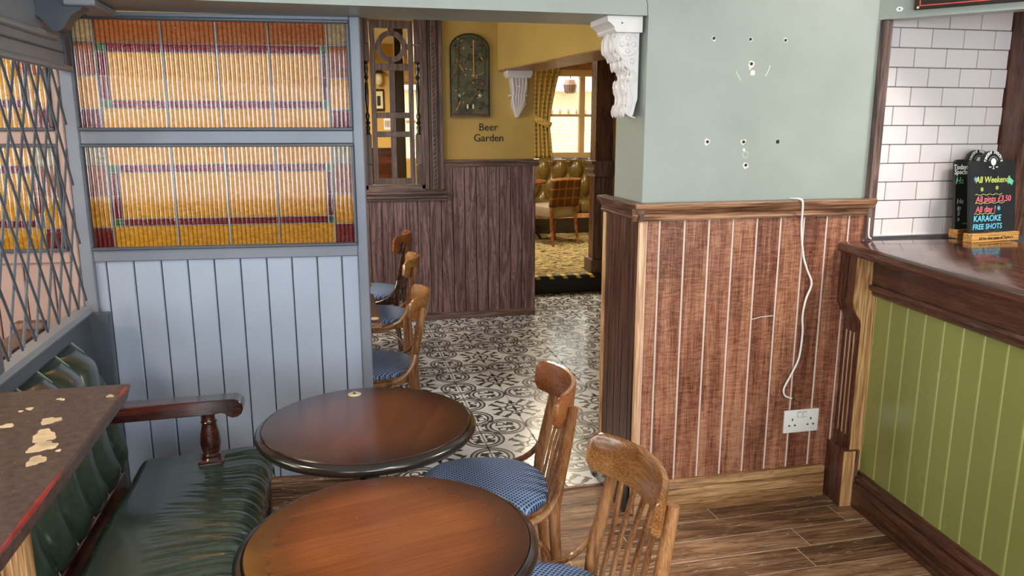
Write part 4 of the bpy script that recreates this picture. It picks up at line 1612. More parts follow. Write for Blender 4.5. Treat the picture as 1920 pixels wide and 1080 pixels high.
# end bracket with ogee and flutes
bp = [(0.04, 1.054), (-0.062, 1.054), (-0.064, 0.868), (-0.058, 0.842), (-0.044, 0.815), (-0.026, 0.792), (-0.022, 0.77), (-0.022, 0.12), (0.04, 0.12)]
MB().prism(bp, 'y', -0.022, 0.088).build('end_bracket', M['bracket'], bar)
MB().prism([(p[0] + (0.002 if p[0] < 0 else 0), p[1]) for p in bp], 'y', -0.026, -0.0215).build('bracket_face', M['bar_light'], bar, smooth=0)
for k in range(3):
    yy = 0.012 + 0.028 * k
    MB().box(-0.0232, yy - 0.0035, 0.30, -0.0215, yy + 0.0035, 0.735).build('flute', M['pale_strip'], bar, smooth=0)
MB().box(-0.066, 0.026, 0.875, -0.0635, 0.031, 1.05).build('flute', M['black_wood'], bar, smooth=0)
# plinth block
MB().box(-0.052, -0.037, 0.0, 0.02, 0.091, 0.245).build('plinth_block', M['bracket'], bar, bevel=0.002)
MB().box(-0.051, -0.0395, 0.0, 0.0, -0.0368, 0.2425).build('block_face', M['bar_light'], bar, smooth=0)

# -- white cable along the bar back and beside the lining
o = MB().tube(smoothpath([(2.106, 2.694, 1.19), (2.106, 2.693, 1.16), (2.108, 2.692, 1.118), (2.120, 2.692, 1.105), (2.150, 2.74, 1.102), (2.17, 2.788, 1.102), (2.3, 2.793, 1.101), (2.5, 2.793, 1.102), (2.75, 2.790, 1.101)], 6), 0.0035, 6).build('clipped_cable', M['white_plastic'])
tag(o, 'thin white cable clipped along the foot of the white tiles', 'cable')

# -- loose cable on the wainscot
pts = [(1.760, 2.724, 1.272), (1.768, 2.702, 1.2735), (1.778, 2.686, 1.273), (1.788, 2.678, 1.257), (1.804, 2.698, 1.154), (1.824, 2.702, 1.049), (1.845, 2.702, 0.991), (1.870, 2.700, 0.931), (1.851, 2.702, 0.864), (1.843, 2.703, 0.795), (1.849, 2.703, 0.725), (1.842, 2.702, 0.625), (1.817, 2.700, 0.566), (1.790, 2.698, 0.517), (1.779, 2.698, 0.487), (1.790, 2.700, 0.460), (1.822, 2.702, 0.446)]
cb = empty('loose_cable', (1.80, 2.70, 0))
tag(cb, 'white cable hanging loose over the dado above the socket', 'cable')
MB().tube([Vector(p) - Vector((1.80, 2.70, 0)) for p in smoothpath(pts, 6)], 0.0042, 8).build('sheath', M['white_plastic'], cb)
MB().tube([Vector(p) - Vector((1.80, 2.70, 0)) for p in ((1.822, 2.702, 0.446), (1.845, 2.701, 0.434), (1.864, 2.700, 0.421))], 0.0014, 6).build('bare_wire', M['hole'], cb)

# -- double socket
sk = empty('power_socket', (1.878, 2.714, 0.341))
tag(sk, 'white double power socket on the wooden wainscot', 'socket')
MB().box(-0.081, -0.010, -0.050, 0.081, 0.0, 0.050).build('face_plate', M['white_plastic'], sk, bevel=0.004, seg=2)
for sx in (-1, 1):
    cx = sx * 0.043
    MB().box(sx * 0.012 - 0.0075, -0.0125, 0.018, sx * 0.012 + 0.0075, -0.0098, 0.040).build('rocker_switch', M['white_plastic'], sk, bevel=0.0012)
    MB().box(sx * 0.012 - 0.0085, -0.0104, 0.0165, sx * 0.012 + 0.0085, -0.0099, 0.0415).build('switch_recess', M['hole'], sk, smooth=0)
    MB().box(cx - 0.0028, -0.0106, 0.004, cx + 0.0028, -0.0099, 0.014).build('pin_slot', M['hole'], sk, smooth=0)
    for d_ in (-0.013, 0.013):
        MB().box(cx + d_ - 0.0045, -0.0106, -0.020, cx + d_ + 0.0045, -0.0099, -0.014).build('pin_slot', M['hole'], sk, smooth=0)

# -- white corbel on the jamb
cb = empty('corbel', (1.13, 2.85, 1.58))
tag(cb, 'large white scrolled corbel with rosette under the sage lintel', 'corbel')


def cl(x, z):
    return (x - 1.125, z - 1.58)


body = [(1.125, 1.885), (1.037, 1.885), (1.028, 1.857), (1.026, 1.836), (1.036, 1.815), (1.055, 1.796), (1.063, 1.787), (1.063, 1.772), (1.078, 1.761), (1.093, 1.747), (1.096, 1.722), (1.082, 1.708), (1.075, 1.697), (1.083, 1.672), (1.088, 1.648), (1.080, 1.618), (1.071, 1.608), (1.078, 1.596), (1.099, 1.586), (1.110, 1.592), (1.118, 1.628), (1.125, 1.65)]
MB().prism([cl(*p) for p in body], 'y', -0.07, 0.07).build('scroll_body', M['plaster_white'], cb, smooth=25, bevel=0.002)
MB().prism([cl(*p) for p in ((1.125, 1.884), (1.025, 1.884), (1.018, 1.893), (1.018, 1.899), (1.006, 1.912), (0.992, 1.920), (0.990, 1.939), (1.125, 1.939))], 'y', -0.095, 0.095).build('abacus', M['plaster_white'], cb, smooth=25)
for yy, sc_ in ((-0.045, 0.010), (0.0, 0.016), (0.045, 0.010)):
    path = [(cl(*p)[0] + 0.002, yy, cl(*p)[1]) for p in body[1:18]]
    MB().tube(smoothpath(path, 3), sc_, 8).build('leaf_rib', M['plaster_white'], cb)
bp_ = smoothpath([(cl(*p)[0], 0, cl(*p)[1]) for p in body[1:19]], 3)
for off, rr in ((0.008, 0.0028), (0.018, 0.0022)):
    MB().tube([(p.x + off, -0.0712, p.z - 0.3 * off) for p in bp_], rr, 6).build('side_fillet', M['plaster_white'], cb)
for i in range(3, len(bp_) - 2, 4):
    p = bp_[i]
    for yy in (-0.055, -0.028, 0.0, 0.028, 0.055):
        MB().lathe([(0.001, -0.018), (0.009, -0.010), (0.013, 0.002), (0.009, 0.012), (0.001, 0.018)], 8).xform(Matrix.Translation((p.x + 0.001, yy, p.z)) @ Matrix.Diagonal((0.55, 1, 1, 1))).build('leaf_lobe', M['plaster_white'], cb)
ros = MB().lathe([(0.043, 0), (0.043, 0.003), (0.040, 0.004), (0.038, 0.002), (0.002, 0.002)], 28).xform(Matrix.Translation((-0.045, -0.0695, 0.264)) @ Matrix.Rotation(PI / 2, 4, 'X'))
ros.build('roundel', M['plaster_white'], cb)
for k in range(4):
    a = PI / 2 * k
    MB().lathe([(0.002, -0.009), (0.009, -0.004), (0.011, 0.003), (0.006, 0.010), (0.002, 0.012)], 10).xform(Matrix.Translation((-0.045 + 0.021 * math.cos(a), -0.072, 0.264 + 0.021 * math.sin(a))) @ Matrix.Rotation(-a + PI / 2, 4, 'Y') @ Matrix.Scale(0.45, 4, (0, 1, 0))).build('petal', M['plaster_white'], cb)
MB().lathe([(0.002, -0.007), (0.007, 0), (0.002, 0.007)], 12).xform(Matrix.Translation((-0.045, -0.073, 0.264))).build('rosette_boss', M['plaster_white'], cb)
MB().lathe([(0.012, 0), (0.009, 0.006), (0.002, 0.008)], 5).xform(Matrix.Translation((-0.026, -0.0695, 0.205)) @ Matrix.Rotation(PI / 2, 4, 'X')).build('stud', M['plaster_white'], cb)
MB().lathe([(0.003, 0), (0.003, 0.001)], 10).xform(Matrix.Translation((-0.079, -0.0948, 0.335)) @ Matrix.Rotation(PI / 2, 4, 'X')).build('screw_hole', M['hole'], cb)

# -- small corbel on the mustard wall
c2 = empty('corbel', (1.473, 6.15, 1.62))
tag(c2, 'small white leaf corbel on the mustard wall beneath the beam', 'corbel')
pr = [(0.0, 0.36), (-0.115, 0.36), (-0.115, 0.325), (-0.095, 0.31), (-0.09, 0.29)]
MB().box(-0.105, -0.12, 0.322, 0.105, 0.0, 0.358).build('abacus', M['plaster_white'], c2, bevel=0.006)
MB().prism([(-0.10, 0.322), (0.10, 0.322), (0.088, 0.30), (-0.088, 0.30)], 'y', -0.105, 0.0).build('neck', M['plaster_white'], c2)
prf = [(0.0, 0.30), (-0.095, 0.30), (-0.105, 0.26), (-0.095, 0.21), (-0.075, 0.18), (-0.07, 0.17), (-0.075, 0.14), (-0.06, 0.10), (-0.045, 0.04), (-0.02, 0.0), (0.0, 0.0)]
vs, fs = [], []
for i, (yy, zz) in enumerate(prf):
    hw = 0.064 if zz > 0.17 else (0.054 if zz > 0.1 else 0.012 + 0.05 * zz / 0.1)
    vs += [(-hw, yy, zz), (hw, yy, zz)]
n = len(prf)
fs = [(2 * i, 2 * i + 1, 2 * i + 3, 2 * i + 2) for i in range(n - 1)] + [tuple(2 * i for i in range(n)), tuple(2 * i + 1 for i in reversed(range(n)))]
MB()._add(vs, fs).build('scroll_body', M['plaster_white'], c2, smooth=25)
for k in range(-2, 3):
    MB().tube(smoothpath([(k * 0.026, -0.096, 0.295), (k * 0.026, -0.108, 0.255), (k * 0.022, -0.098, 0.21), (k * 0.02, -0.078, 0.175), (k * 0.022, -0.076, 0.14), (k * 0.016, -0.062, 0.10), (k * 0.008, -0.046, 0.045), (0, -0.022, 0.005)], 3), 0.010, 6).build('leaf_rib', M['plaster_white'], c2)
MB().lathe([(0.002, -0.018), (0.018, -0.006), (0.018, 0.006), (0.002, 0.018)], 12).xform(Matrix.Translation((0, -0.10, 0.235))).build('boss', M['plaster_white'], c2)
MB().box(-0.07, -0.082, 0.160, 0.07, 0.0, 0.174).build('band', M['plaster_white'], c2, bevel=0.004)

# -- hatch: moulded frame with fretwork and turned spindles
ht = empty('fretwork_hatch', (0.4975, 6.15, 0))
tag(ht, 'dark wood hatch with fretwork screen and turned spindles in mustard wall', 'hatch')
HC = 0.4975
for s in (-1, 1):
    x0 = s * 0.2325
    for k, (a, b, pj) in enumerate(((0.0, 0.035, 0.030), (0.035, 0.060, 0.018), (0.060, 0.105, 0.040), (0.105, 0.122, 0.026), (0.122, 0.150, 0.034))):
        MB().box(min(x0 + s * a, x0 + s * b), -pj, 1.06, max(x0 + s * a, x0 + s * b), 0.0, 2.36).build('casing', M['frame_wood'], ht, bevel=0.004)
    # rope moulding on the casing
    for k in range(36):
        z = 1.10 + 0.034 * k
        MB().tube([(x0 + s * 0.075 - 0.008, -0.042, z), (x0 + s * 0.075 + 0.008, -0.042, z + 0.022)], 0.006, 5).build('rope_twist', M['frame_wood'], ht)
    MB().box(x0 - s * 0.012 - 0.011, -0.03, 1.07, x0 - s * 0.012 + 0.011, 0.15, 2.335).build('lining', M['frame_wood'], ht, smooth=0)
MB().box(-0.39, -0.045, 2.345, 0.39, 0.0, 2.46).build('casing_head', M['frame_wood_x'], ht, bevel=0.004)
for z0, z1, pj in ((0.975, 0.995, 0.028), (0.995, 1.018, 0.045), (1.018, 1.030, 0.034), (1.030, 1.052, 0.055)):
    MB().box(-0.403, -pj - 0.008, z0, 0.403, 0.0, z1).build('sill', M['frame_wood_x'], ht, bevel=0.004)
MB().box(-0.2325, -0.03, 1.05, 0.2325, 0.15, 1.10).build('sill_board', M['frame_wood_x'], ht, smooth=0)
# fretwork: frame and bars as one sawn board, built from pieces
fy0, fy1 = 0.01, 0.03
L, R_, Bz, Tz = -0.162, 0.162, 1.105, 2.33


def fbar(a, b, c, d):
    MB().box(a, fy0, c, b, fy1, d).build('fret_bar', M['frame_wood'], ht, smooth=0, bevel=0.002)


fbar(L, L + 0.038, Bz, Tz)
fbar(R_ - 0.038, R_, Bz, Tz)
for c_, d_ in ((1.152, 1.468), (1.512, 1.612), (1.655, 1.968)):
    fbar(-0.022, 0.022, c_, d_)
for c_, d_ in ((Bz, 1.152), (1.468, 1.512), (1.612, 1.655), (1.968, 2.018), (2.276, Tz)):
    fbar(L + 0.038, R_ - 0.038, c_, d_)
ring = MB()
vs, fs = [], []
n = 40
for k in range(n):
    a = 2 * PI * k / n
    for rr, yy in ((0.116, fy0), (0.116, fy1), (0.077, fy1), (0.077, fy0)):
        vs.append((rr * math.cos(a), yy, 2.143 + rr * math.sin(a)))
for k in range(n):
    k2 = (k + 1) % n
    for q in range(4):
        q2 = (q + 1) % 4
        fs.append((k * 4 + q, k * 4 + q2, k2 * 4 + q2, k2 * 4 + q))
ring._add(vs, fs).build('fret_ring', M['frame_wood'], ht)
fbar(-0.022, 0.022, 2.018, 2.032)
fbar(-0.022, 0.022, 2.254, 2.276)
fbar(L + 0.036, -0.110, 2.12, 2.165)
fbar(0.110, R_ - 0.036, 2.12, 2.165)
for s in (-1, 1):
    cx = s * 0.194
    MB().box(cx - 0.024, -0.004, 2.16, cx + 0.024, 0.04, 2.345).build('spindle_block', M['frame_wood'], ht, bevel=0.003)
    MB().box(cx - 0.024, -0.008, 2.03, cx + 0.024, 0.044, 2.155).build('spindle_block', M['frame_wood'], ht, bevel=0.003)
    MB().box(cx - 0.024, -0.004, 1.26, cx + 0.024, 0.04, 1.488).build('spindle_block', M['frame_wood'], ht, bevel=0.003)
    MB().box(cx - 0.024, -0.004, 1.105, cx + 0.024, 0.04, 1.256).build('spindle_block', M['frame_wood'], ht, bevel=0.003)
    sp = [(0.020, 0.0), (0.012, 0.02), (0.018, 0.05), (0.010, 0.075), (0.022, 0.09), (0.010, 0.105), (0.018, 0.14), (0.009, 0.17), (0.013, 0.25), (0.015, 0.33), (0.012, 0.38), (0.009, 0.41), (0.018, 0.43), (0.010, 0.445), (0.017, 0.49), (0.012, 0.52), (0.020, 0.542)]
    MB().lathe(sp, 14).build('spindle', M['black_wood'], ht, (cx, 0.018, 1.488))

# -- arched relief board
ab = empty('relief_board', (1.096, 6.15, 1.62))
tag(ab, 'arched dark green carved picture board on the mustard wall', 'picture')


def archpts(hw, z0, zs, n=16):
    return [(-hw, z0)] + [(-hw + 0.0, zs)] + [(hw * math.cos(PI - PI * k / n), zs + (0.115 + (hw - 0.156) * 1.0) * math.sin(PI * k / n)) for k in range(1, n)] + [(hw, zs), (hw, z0)]


MB().prism(archpts(0.157, 0.0, 0.515), 'y', -0.022, 0.0).build('frame', M['black_wood'], ab, smooth=20)
MB().prism(archpts(0.146, 0.022, 0.515), 'y', -0.026, -0.020).build('board', M['artboard'], ab, smooth=20)
MB().box(-0.15, -0.03, 0.0, 0.15, -0.02, 0.018).build('ledge', M['trim'], ab, smooth=0)
ac = {k: plain('relief_' + k, v, 0.5) for k, v in (('rust', (150, 92, 58)), ('ochre', (186, 140, 84)), ('moss', (64, 70, 44)), ('pale', (226, 222, 200)), ('dark', (34, 28, 22)))}
# tree trunks, branches, foliage
for a, b, r_ in (((-0.10, 0.08), (-0.09, 0.56), 0.006), ((0.03, 0.30), (0.03, 0.58), 0.005), ((0.11, 0.30), (0.12, 0.52), 0.006), ((-0.05, 0.35), (-0.10, 0.42), 0.004), ((0.03, 0.31), (0.11, 0.34), 0.004), ((0.0, 0.10), (0.05, 0.18), 0.006), ((-0.11, 0.05), (-0.08, 0.12), 0.005)):
    MB().tube([(a[0], -0.027, a[1]), (b[0], -0.027, b[1])], r_, 6).build('branch', ac['moss'] if r_ > 0.005 else ac['ochre'], ab)
for k in range(110):
    x = random.uniform(-0.125, 0.125)
    z = random.choice((random.uniform(0.40, 0.60), random.uniform(0.10, 0.36)))
    if abs(x) > 0.10 and z > 0.55:
        continue
    rr = random.uniform(0.005, 0.013)
    MB().lathe([(0.001, -rr), (rr * 0.8, -rr * 0.5), (rr, 0), (rr * 0.7, rr * 0.6), (0.001, rr)], 7).xform(Matrix.Translation((x, -0.026, z)) @ Matrix.Rotation(random.random() * 3, 4, 'Y') @ Matrix.Diagonal((1, 0.4, 0.6, 1))).build('leaf', ac[random.choice(('rust', 'ochre', 'moss', 'moss', 'dark'))], ab)
for x, z in ((-0.088, 0.165), (0.077, 0.165)):
    for k in range(5):
        a = 2 * PI * k / 5 + 0.3
        MB().tube([(x, -0.028, z), (x + 0.02 * math.cos(a), -0.028, z + 0.02 * math.sin(a))], [0.005, 0.001], 6).build('star_petal', ac['pale'], ab)
for x in (-0.022, 0.0, 0.022):
    MB().box(x - 0.006, -0.03, 0.065, x + 0.006, -0.025, 0.098).build('white_bar', ac['pale'] if x else ac['dark'], ab, smooth=0)
for x, z in ((-0.03, 0.365), (0.006, 0.362), (-0.035, 0.32), (0.02, 0.318), (-0.10, 0.105), (0.10, 0.10), (0.075, 0.07), (-0.045, 0.07)):
    MB().lathe([(0.001, -0.005), (0.005, 0), (0.001, 0.005)], 8).xform(Matrix.Translation((x, -0.028, z))).build('peg', ac['pale'] if z > 0.3 else ac['dark'], ab)

# -- wall lettering
lt2 = empty('wall_lettering', (1.243, 6.148, 1.5))
tag(lt2, 'black lettering Beer Garden on the mustard wall', 'lettering')
Rx = Matrix.Rotation(PI / 2, 4, 'X')
text_mesh('Beer', 0.082, 'word', M['black'], lt2, Matrix.Translation((0.0, 0, 0.042)) @ Rx, extrude=0.001)
text_mesh('Garden', 0.082, 'word', M['black'], lt2, Matrix.Translation((0.003, 0, -0.042)) @ Rx, extrude=0.001, spacing=0.98)


# -- chalkboards on the bar
def chalkboard(loc, rz, label, lines, group):
    b = empty('chalkboard', loc, rz)
    tag(b, label, 'chalkboard', group)
    hw, h = 0.128, 0.335
    pts = [(-hw, 0.028), (hw, 0.028), (hw, h - 0.02), (hw - 0.012, h - 0.012), (0.062, h - 0.012)] + [(0.062 * math.cos(PI * k / 12), h - 0.012 + 0.040 * math.sin(PI * k / 12)) for k in range(1, 12)] + [(-0.062, h - 0.012), (-hw + 0.012, h - 0.012), (-hw, h - 0.02)]
    s0 = MB().prism(pts, 'y', -0.006, 0.006).xform(Matrix.Rotation(math.radians(-7), 4, 'X'))
    s0.build('slate', M['slate'], b, smooth=0)
    MB().box(-0.132, -0.020, 0.0, 0.132, 0.024, 0.036).build('wooden_foot', wood('foot_wood', (150, 92, 40), (206, 148, 78), (232, 186, 112), 'X', 1.5, 0.4) if 'foot_wood' not in bpy.data.materials else bpy.data.materials['foot_wood'], b, bevel=0.002)
    T0 = Matrix.Rotation(math.radians(-7), 4, 'X') @ Matrix.Translation((0, -0.0066, 0)) @ Rx
    for s, size, x, z, colr, sh in lines:
        size, x, z = size * 1.17, x * 1.2, 0.02 + (z - 0.02) * 1.12
        key = 'chalk_' + colr
        cm = bpy.data.materials.get(key) or chalk(key, {'white': (226, 228, 226), 'yellow': (208, 220, 110), 'pink': (240, 112, 130), 'cyan': (110, 206, 240), 'mint': (120, 214, 170), 'grey': (110, 112, 116), 'blue': (130, 180, 240)}[colr])
        text_mesh(s, size, 'chalk_line', cm, b, T0 @ Matrix.Translation((x, z, 0)), shear=sh, extrude=0.0004, bold=0.0004)
    # arched heading, letter by letter
    head = "TIMOTHY TAYLOR'S"
    for k, chh in enumerate(head):
        if chh == ' ':
            continue
        a = math.radians(168 - 156 * k / (len(head) - 1))
        cx, cz = 0.046 * math.cos(a), h - 0.022 + 0.043 * math.sin(a)
        text_mesh(chh, 0.0165, 'heading_letter', bpy.data.materials['chalk_white'], b, T0 @ Matrix.Translation((cx, cz, 0)) @ Matrix.Rotation(a - PI / 2, 4, 'Z'), extrude=0.0004, bold=0.0006)
    wm_ = bpy.data.materials['chalk_white']
    # tree emblem
    MB().lathe([(0.0145, 0), (0.0145, 0.0008)], 16).xform(T0 @ Matrix.Translation((0, h - 0.017, 0))).build('tree_crown', wm_, b, smooth=0)
    MB().box(-0.002, h - 0.045, 0, 0.002, h - 0.026, 0.0008).box(-0.006, h - 0.046, 0, 0.006, h - 0.044, 0.0008).xform(T0).build('tree_trunk', wm_, b, smooth=0)
    for sx in (-0.019, 0.019):
        MB().box(sx - 0.006, h - 0.040, 0, sx + 0.006, h - 0.036, 0.0008).xform(T0).build('emblem_mark', wm_, b, smooth=0)
    MB().tube([T0 @ Vector((0.026 * math.cos(math.radians(t)), h - 0.022 + 0.026 * math.sin(math.radians(t)), 0.0004)) for t in range(20, 161, 10)], 0.0007, 4).build('emblem_arc', wm_, b)
    text_mesh('All for that taste of Taylor\'s', 0.0172, 'foot_text', M['black'], b, Matrix.Translation((0, -0.0203, 0.016)) @ Rx, extrude=0.0003, bold=0.0003)
    return b, T0


plainw = chalk('chalk_white', (226, 228, 226))
l1 = [('All Weekend', 0.030, -0.004, 0.222, 'yellow', 0.15), ('*', 0.036, -0.082, 0.218, 'blue', 0), ('*', 0.034, -0.052, 0.182, 'yellow', 0), ('*', 0.034, 0.018, 0.186, 'yellow', 0),
      ('All pints £3.50', 0.029, 0.002, 0.153, 'pink', 0.15), ('All day !', 0.029, -0.034, 0.117, 'pink', 0.1), ('*', 0.036, 0.028, 0.112, 'cyan', 0),
      ('KARAOKE', 0.029, -0.026, 0.084, 'cyan', 0.1), ('FREE SHOTS', 0.026, -0.026, 0.055, 'cyan', 0.15)]
cb1, T0 = chalkboard((2.603, 2.590, 1.0945), math.radians(8), 'leaning blackboard listing karaoke and pints in coloured chalk', l1, 'chalkboards on the bar')
for z, x0, x1, colr in ((0.188, -0.10, 0.05, 'yellow'), (0.154, -0.10, 0.065, 'yellow'), (0.112, -0.105, 0.01, 'yellow')):
    MB().tube([T0 @ Vector((x0 + (x1 - x0) * k / 24, z + 0.0025 * math.sin(k * 1.1), 0.0004)) for k in range(25)], 0.0011, 4).build('chalk_stroke', bpy.data.materials['chalk_' + colr], cb1)
chalk('chalk_grey', (110, 112, 116))
MB().tube([T0 @ Vector((-0.05 + 0.10 * k / 20, 0.040 + 0.004 * math.sin(k * 0.5), 0.0004)) for k in range(21)], 0.0008, 4).build('chalk_stroke', bpy.data.materials['chalk_grey'], cb1)
mm = chalk('chalk_mint', (120, 214, 170))
MB().prism([(0.079, 0.240), (0.093, 0.262), (0.096, 0.252), (0.116, 0.240), (0.106, 0.222), (0.089, 0.232), (0.084, 0.225)], 'z', 0, 0.0008).xform(T0).build('chalk_arrow', mm, cb1, smooth=0)
l2 = [('Todays', 0.024, -0.082, 0.262, 'white', 0.15), ('Special', 0.024, -0.08, 0.244, 'white', 0.15), ('Ha', 0.032, -0.088, 0.212, 'mint', 0.2), ('He', 0.026, -0.085, 0.136, 'white', 0.2), ('in', 0.024, -0.09, 0.112, 'white', 0.2), ('S', 0.024, -0.092, 0.092, 'white', 0.2), ('a', 0.022, -0.092, 0.072, 'white', 0.2)]
cb2, T0 = chalkboard((2.652, 2.715, 1.0945), math.radians(6), 'rear blackboard half hidden behind the karaoke blackboard', l2, 'chalkboards on the bar')
MB().prism([(-0.058, 0.165), (-0.050, 0.185), (-0.036, 0.178), (-0.038, 0.160)], 'z', 0, 0.0008).xform(T0).build('chalk_arrow', mm, cb2, smooth=0)
MB().box(-0.088, 0.056, 0, -0.05, 0.059, 0.0008).xform(T0).build('chalk_stroke', bpy.data.materials['chalk_yellow'], cb2, smooth=0)

# ------------------------------------------------------------------ raised room
# banquette with deep buttoning
bq = empty('banquette', (3.2, 10.2, 0.168))
tag(bq, 'olive leather buttoned banquette beneath the far window', 'banquette')


def tuft(u, v):
    x = -1.3 + 2.6 * u
    z = 0.36 + 0.60 * v
    px, pz = x / 0.24, (z - 0.36) / 0.44
    a, b = px + pz, px - pz
    k = abs(math.sin(PI * a / 1.0)) * abs(math.sin(PI * b / 1.0))
    d = 0.085 * k ** 0.5
    y = 0.10 - 0.02 * v - d
    if v > 0.93:
        y += (v - 0.93) * 1.6
    return (x, y, z)


MB().grid(tuft, 190, 44).build('back_cushion', M['banq'], bq, smooth=180)
MB().box(-1.3, 0.06, 0.0, 1.3, 0.36, 0.94).build('back_board', M['banq'], bq, bevel=0.02, seg=2)
for k in range(4):
    MB().box(-1.3 + 0.65 * k + 0.004, -0.50, 0.26, -1.3 + 0.65 * (k + 1) - 0.004, 0.08, 0.42).build('seat_cushion', M['banq'], bq, bevel=0.04, seg=3)
MB().box(-1.3, -0.46, 0.0, 1.3, 0.1, 0.22).build('base', M['black_wood'], bq, smooth=0)
MB().box(-1.3, -0.48, 0.20, 1.3, -0.44, 0.26).build('front_rail', M['bar_light'], bq, smooth=0)
for i in range(-7, 8):
    for j in range(0, 3):
        x = 0.24 * (i + 0.5 * (j % 2))
        if abs(x) < 1.28:
            MB().lathe([(0.001, -0.006), (0.010, 0), (0.001, 0.006)], 8).xform(Matrix.Translation((x, 0.09, 0.36 + 0.22 * j))).build('button', M['banq'], bq)

# tartan chair
tc = empty('dining_chair', (2.60, 8.95, 0.168), math.radians(22))
tag(tc, 'tartan-backed dining chair with taupe leather seat on the carpet', 'chair')
MB().grid(lambda u, v: (-0.205 + 0.41 * u + 0.0, -0.205 - 0.05 * v + 0.02 * math.cos((u - 0.5) * PI), 0.46 + 0.325 * v + 0.008 * math.sin(u * PI)), 12, 10).build('backrest', M['tartan'], tc, smooth=60)
bk = [o for o in children(tc) if o.name.startswith('backrest')][0]
md = bk.modifiers.new('pad', 'SOLIDIFY')
md.thickness = 0.05
md.offset = 0
MB().box(-0.21, -0.20, 0.32, 0.21, 0.24, 0.47).build('seat', M['grey_leather'], tc, bevel=0.03, seg=3)
for sx in (-1, 1):
    MB().tube(smoothpath([(sx * 0.185, -0.205, 0.47), (sx * 0.185, -0.20, 0.25), (sx * 0.19, -0.25, 0.0)], 4), [0.02, 0.02, 0.02, 0.02, 0.019, 0.018, 0.017, 0.016, 0.015], 8).build('rear_leg', M['rail_wood_red'], tc)
    MB().tube([(sx * 0.175, 0.19, 0.33), (sx * 0.18, 0.20, 0.0)], [0.02, 0.015], 8).build('front_leg', M['rail_wood_red'], tc)

# cast iron table
it = empty('iron_table', (2.28, 9.35, 0.168))
tag(it, 'round wooden table on black cast iron legs beside the tartan chair', 'table')
MB().lathe([(0.01, 0.70), (0.33, 0.70), (0.335, 0.715), (0.33, 0.73), (0.01, 0.73)], 40).build('table_top', M['rail_wood_red'], it)
for k in range(3):
    a = 2 * PI * k / 3 - 0.25
    ca, sa = math.cos(a), math.sin(a)
    MB().tube(smoothpath([(0.20 * ca, 0.20 * sa, 0.70), (0.16 * ca, 0.16 * sa, 0.55), (0.18 * ca, 0.18 * sa, 0.40), (0.13 * ca, 0.13 * sa, 0.30), (0.18 * ca, 0.18 * sa, 0.15), (0.27 * ca, 0.27 * sa, 0.0)], 4), 0.018, 8).build('leg', M['iron'], it)
MB().lathe([(0.15, 0.28), (0.15, 0.30)], 20).build('shelf_ring', M['iron'], it)

# curtain with tieback
ct = empty('curtain', (2.95, 10.45, 0))
tag(ct, 'gold sprigged curtain gathered by a tieback at the far window', 'curtain')


def cur(u, v):
    z = 1.118 + 1.232 * (1 - v)
    if z > 1.58:
        k = (z - 1.58) / 0.77
        xr = 0.02 + 0.15 * k ** 1.3
    else:
        k = (1.58 - z) / 0.53
        xr = 0.02 + 0.05 * k
    x = -0.24 + (xr + 0.24) * u
    amp = 0.030
    y = amp * math.sin(u * 2 * PI * 5 + 0.5 * math.sin(z * 4))
    return (x, y, z)


MB().grid(cur, 80, 30).build('drape', M['curtain'], ct, smooth=180)
dr = [o for o in children(ct) if o.name.startswith('drape')][0]
dr.modifiers.new('cloth', 'SOLIDIFY').thickness = 0.006
MB().tube(smoothpath([(-0.25, -0.02, 1.68), (-0.12, -0.05, 1.62), (0.0, -0.05, 1.57), (0.035, -0.01, 1.56), (0.03, 0.03, 1.57)], 5), 0.03, 10, flat=(0.008, 0.045)).build('tieback', M['curtain'], ct)

# objects seen through the hatch
wl = empty('wall_lamp', (0.655, 10.56, 2.14))
tag(wl, 'wall lamp with dark hood seen through the fretwork', 'lamp')
MB().lathe([(0.09, 0.08), (0.095, 0.085), (0.05, 0.11), (0.02, 0.14), (0.005, 0.145)], 16).build('hood', M['black_wood'], wl, (0.03, -0.06, 0))
MB().lathe([(0.02, -0.06), (0.045, -0.03), (0.05, 0.02), (0.035, 0.08)], 16).build('globe', M['cream'], wl, (0.02, -0.06, 0))
MB().box(-0.02, -0.06, 0.05, 0.02, 0.04, 0.08).build('arm', M['black_wood'], wl, smooth=0)
pf = empty('picture_frame', (0.675, 10.598, 1.89))
tag(pf, 'small black framed picture seen through the fretwork', 'picture')
MB().box(-0.07, -0.03, -0.14, 0.07, 0, 0.14).build('frame', M['black_wood'], pf, bevel=0.004)
MB().box(-0.05, -0.032, -0.11, 0.05, -0.0295, 0.11).build('mount', M['cream'], pf, smooth=0)
MB().box(-0.025, -0.034, -0.075, 0.02, -0.0315, 0.05).build('print', M['black'], pf, smooth=0)
nt = empty('wall_notice', (0.79, 10.598, 1.58))
tag(nt, 'small white notice seen through the fretwork', 'notice')
MB().box(-0.06, -0.008, -0.075, 0.06, 0, 0.075).build('card', M['white_plastic'], nt, smooth=0)
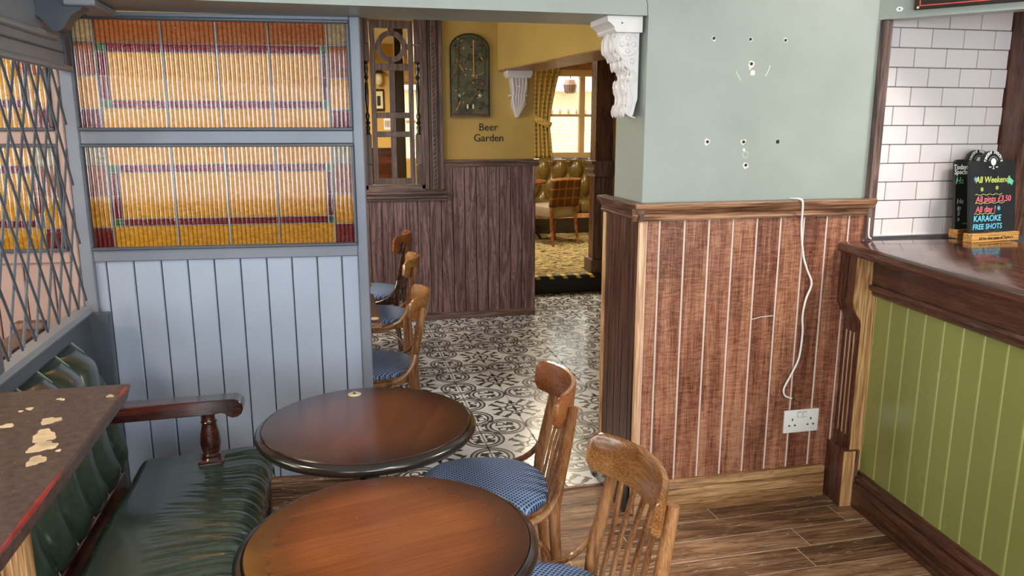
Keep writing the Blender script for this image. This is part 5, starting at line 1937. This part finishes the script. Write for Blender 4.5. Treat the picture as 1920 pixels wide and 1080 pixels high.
for k in range(4):
    MB().box(-0.045 + 0.022 * k, -0.010, -0.04, -0.034 + 0.022 * k, -0.0078, 0.045).build('stripe', M['frame_wood'], nt, smooth=0)


# lantern outside
ln = empty('wall_lantern', (3.47, 11.12, 2.06))
tag(ln, 'brown lantern on a bracket outside the far window', 'lantern')
MB().lathe([(0.03, 0.17), (0.08, 0.15), (0.11, 0.08), (0.09, -0.02), (0.06, -0.04)], 6).build('hood', M['frame_wood'], ln, smooth=0)
MB().tube([(0, 0, 0.16), (0, 0, 0.26), (0, -0.37, 0.26)], 0.010, 6).build('bracket_arm', M['black_wood'], ln)


# ------------------------------------------------------------------ ceiling lamps, unseen, added to brighten the rooms
def added_ceiling_lamp(loc, power, colr, label):
    o = empty('ceiling_lamp', loc)
    tag(o, label, 'lamp', 'ceiling lamps')
    MB().lathe([(0.12, 0.0), (0.12, -0.015), (0.10, -0.03)], 24).build('rose', M['gold'], o)
    MB().lathe([(0.10, -0.03), (0.13, -0.06), (0.10, -0.11), (0.03, -0.13)], 24).build('globe', M['lamp'], o)
    l = bpy.data.lights.new('ceiling_bulb', 'AREA')
    l.shape = 'DISK'
    l.size = 0.5
    l.energy = power
    l.color = colr
    lo = bpy.data.objects.new('ceiling_bulb', l)
    col.objects.link(lo)
    lo.location = (0, 0, -0.16)
    lo.parent = o
    return o


WARM = (1.0, 0.84, 0.62)
added_ceiling_lamp((-0.7, 4.6, CZ), 30, WARM, 'globe ceiling lamp over the tiled passage by the partition')
added_ceiling_lamp((2.3, 8.3, CZ), 60, WARM, 'globe ceiling lamp over the carpeted raised room')
added_ceiling_lamp((0.0, 8.9, CZ), 75, WARM, 'globe ceiling lamp behind the fretwork hatch')
added_ceiling_lamp((0.9, -0.3, CZ), 30, (1.0, 0.94, 0.86), 'globe ceiling lamp over the front bar tables')
added_ceiling_lamp((2.6, 1.6, CZ), 30, (1.0, 0.94, 0.86), 'globe ceiling lamp over the bar counter')
added_ceiling_lamp((-1.9, 1.6, CZ), 30, WARM, 'globe ceiling lamp over the booth beyond the lattice')
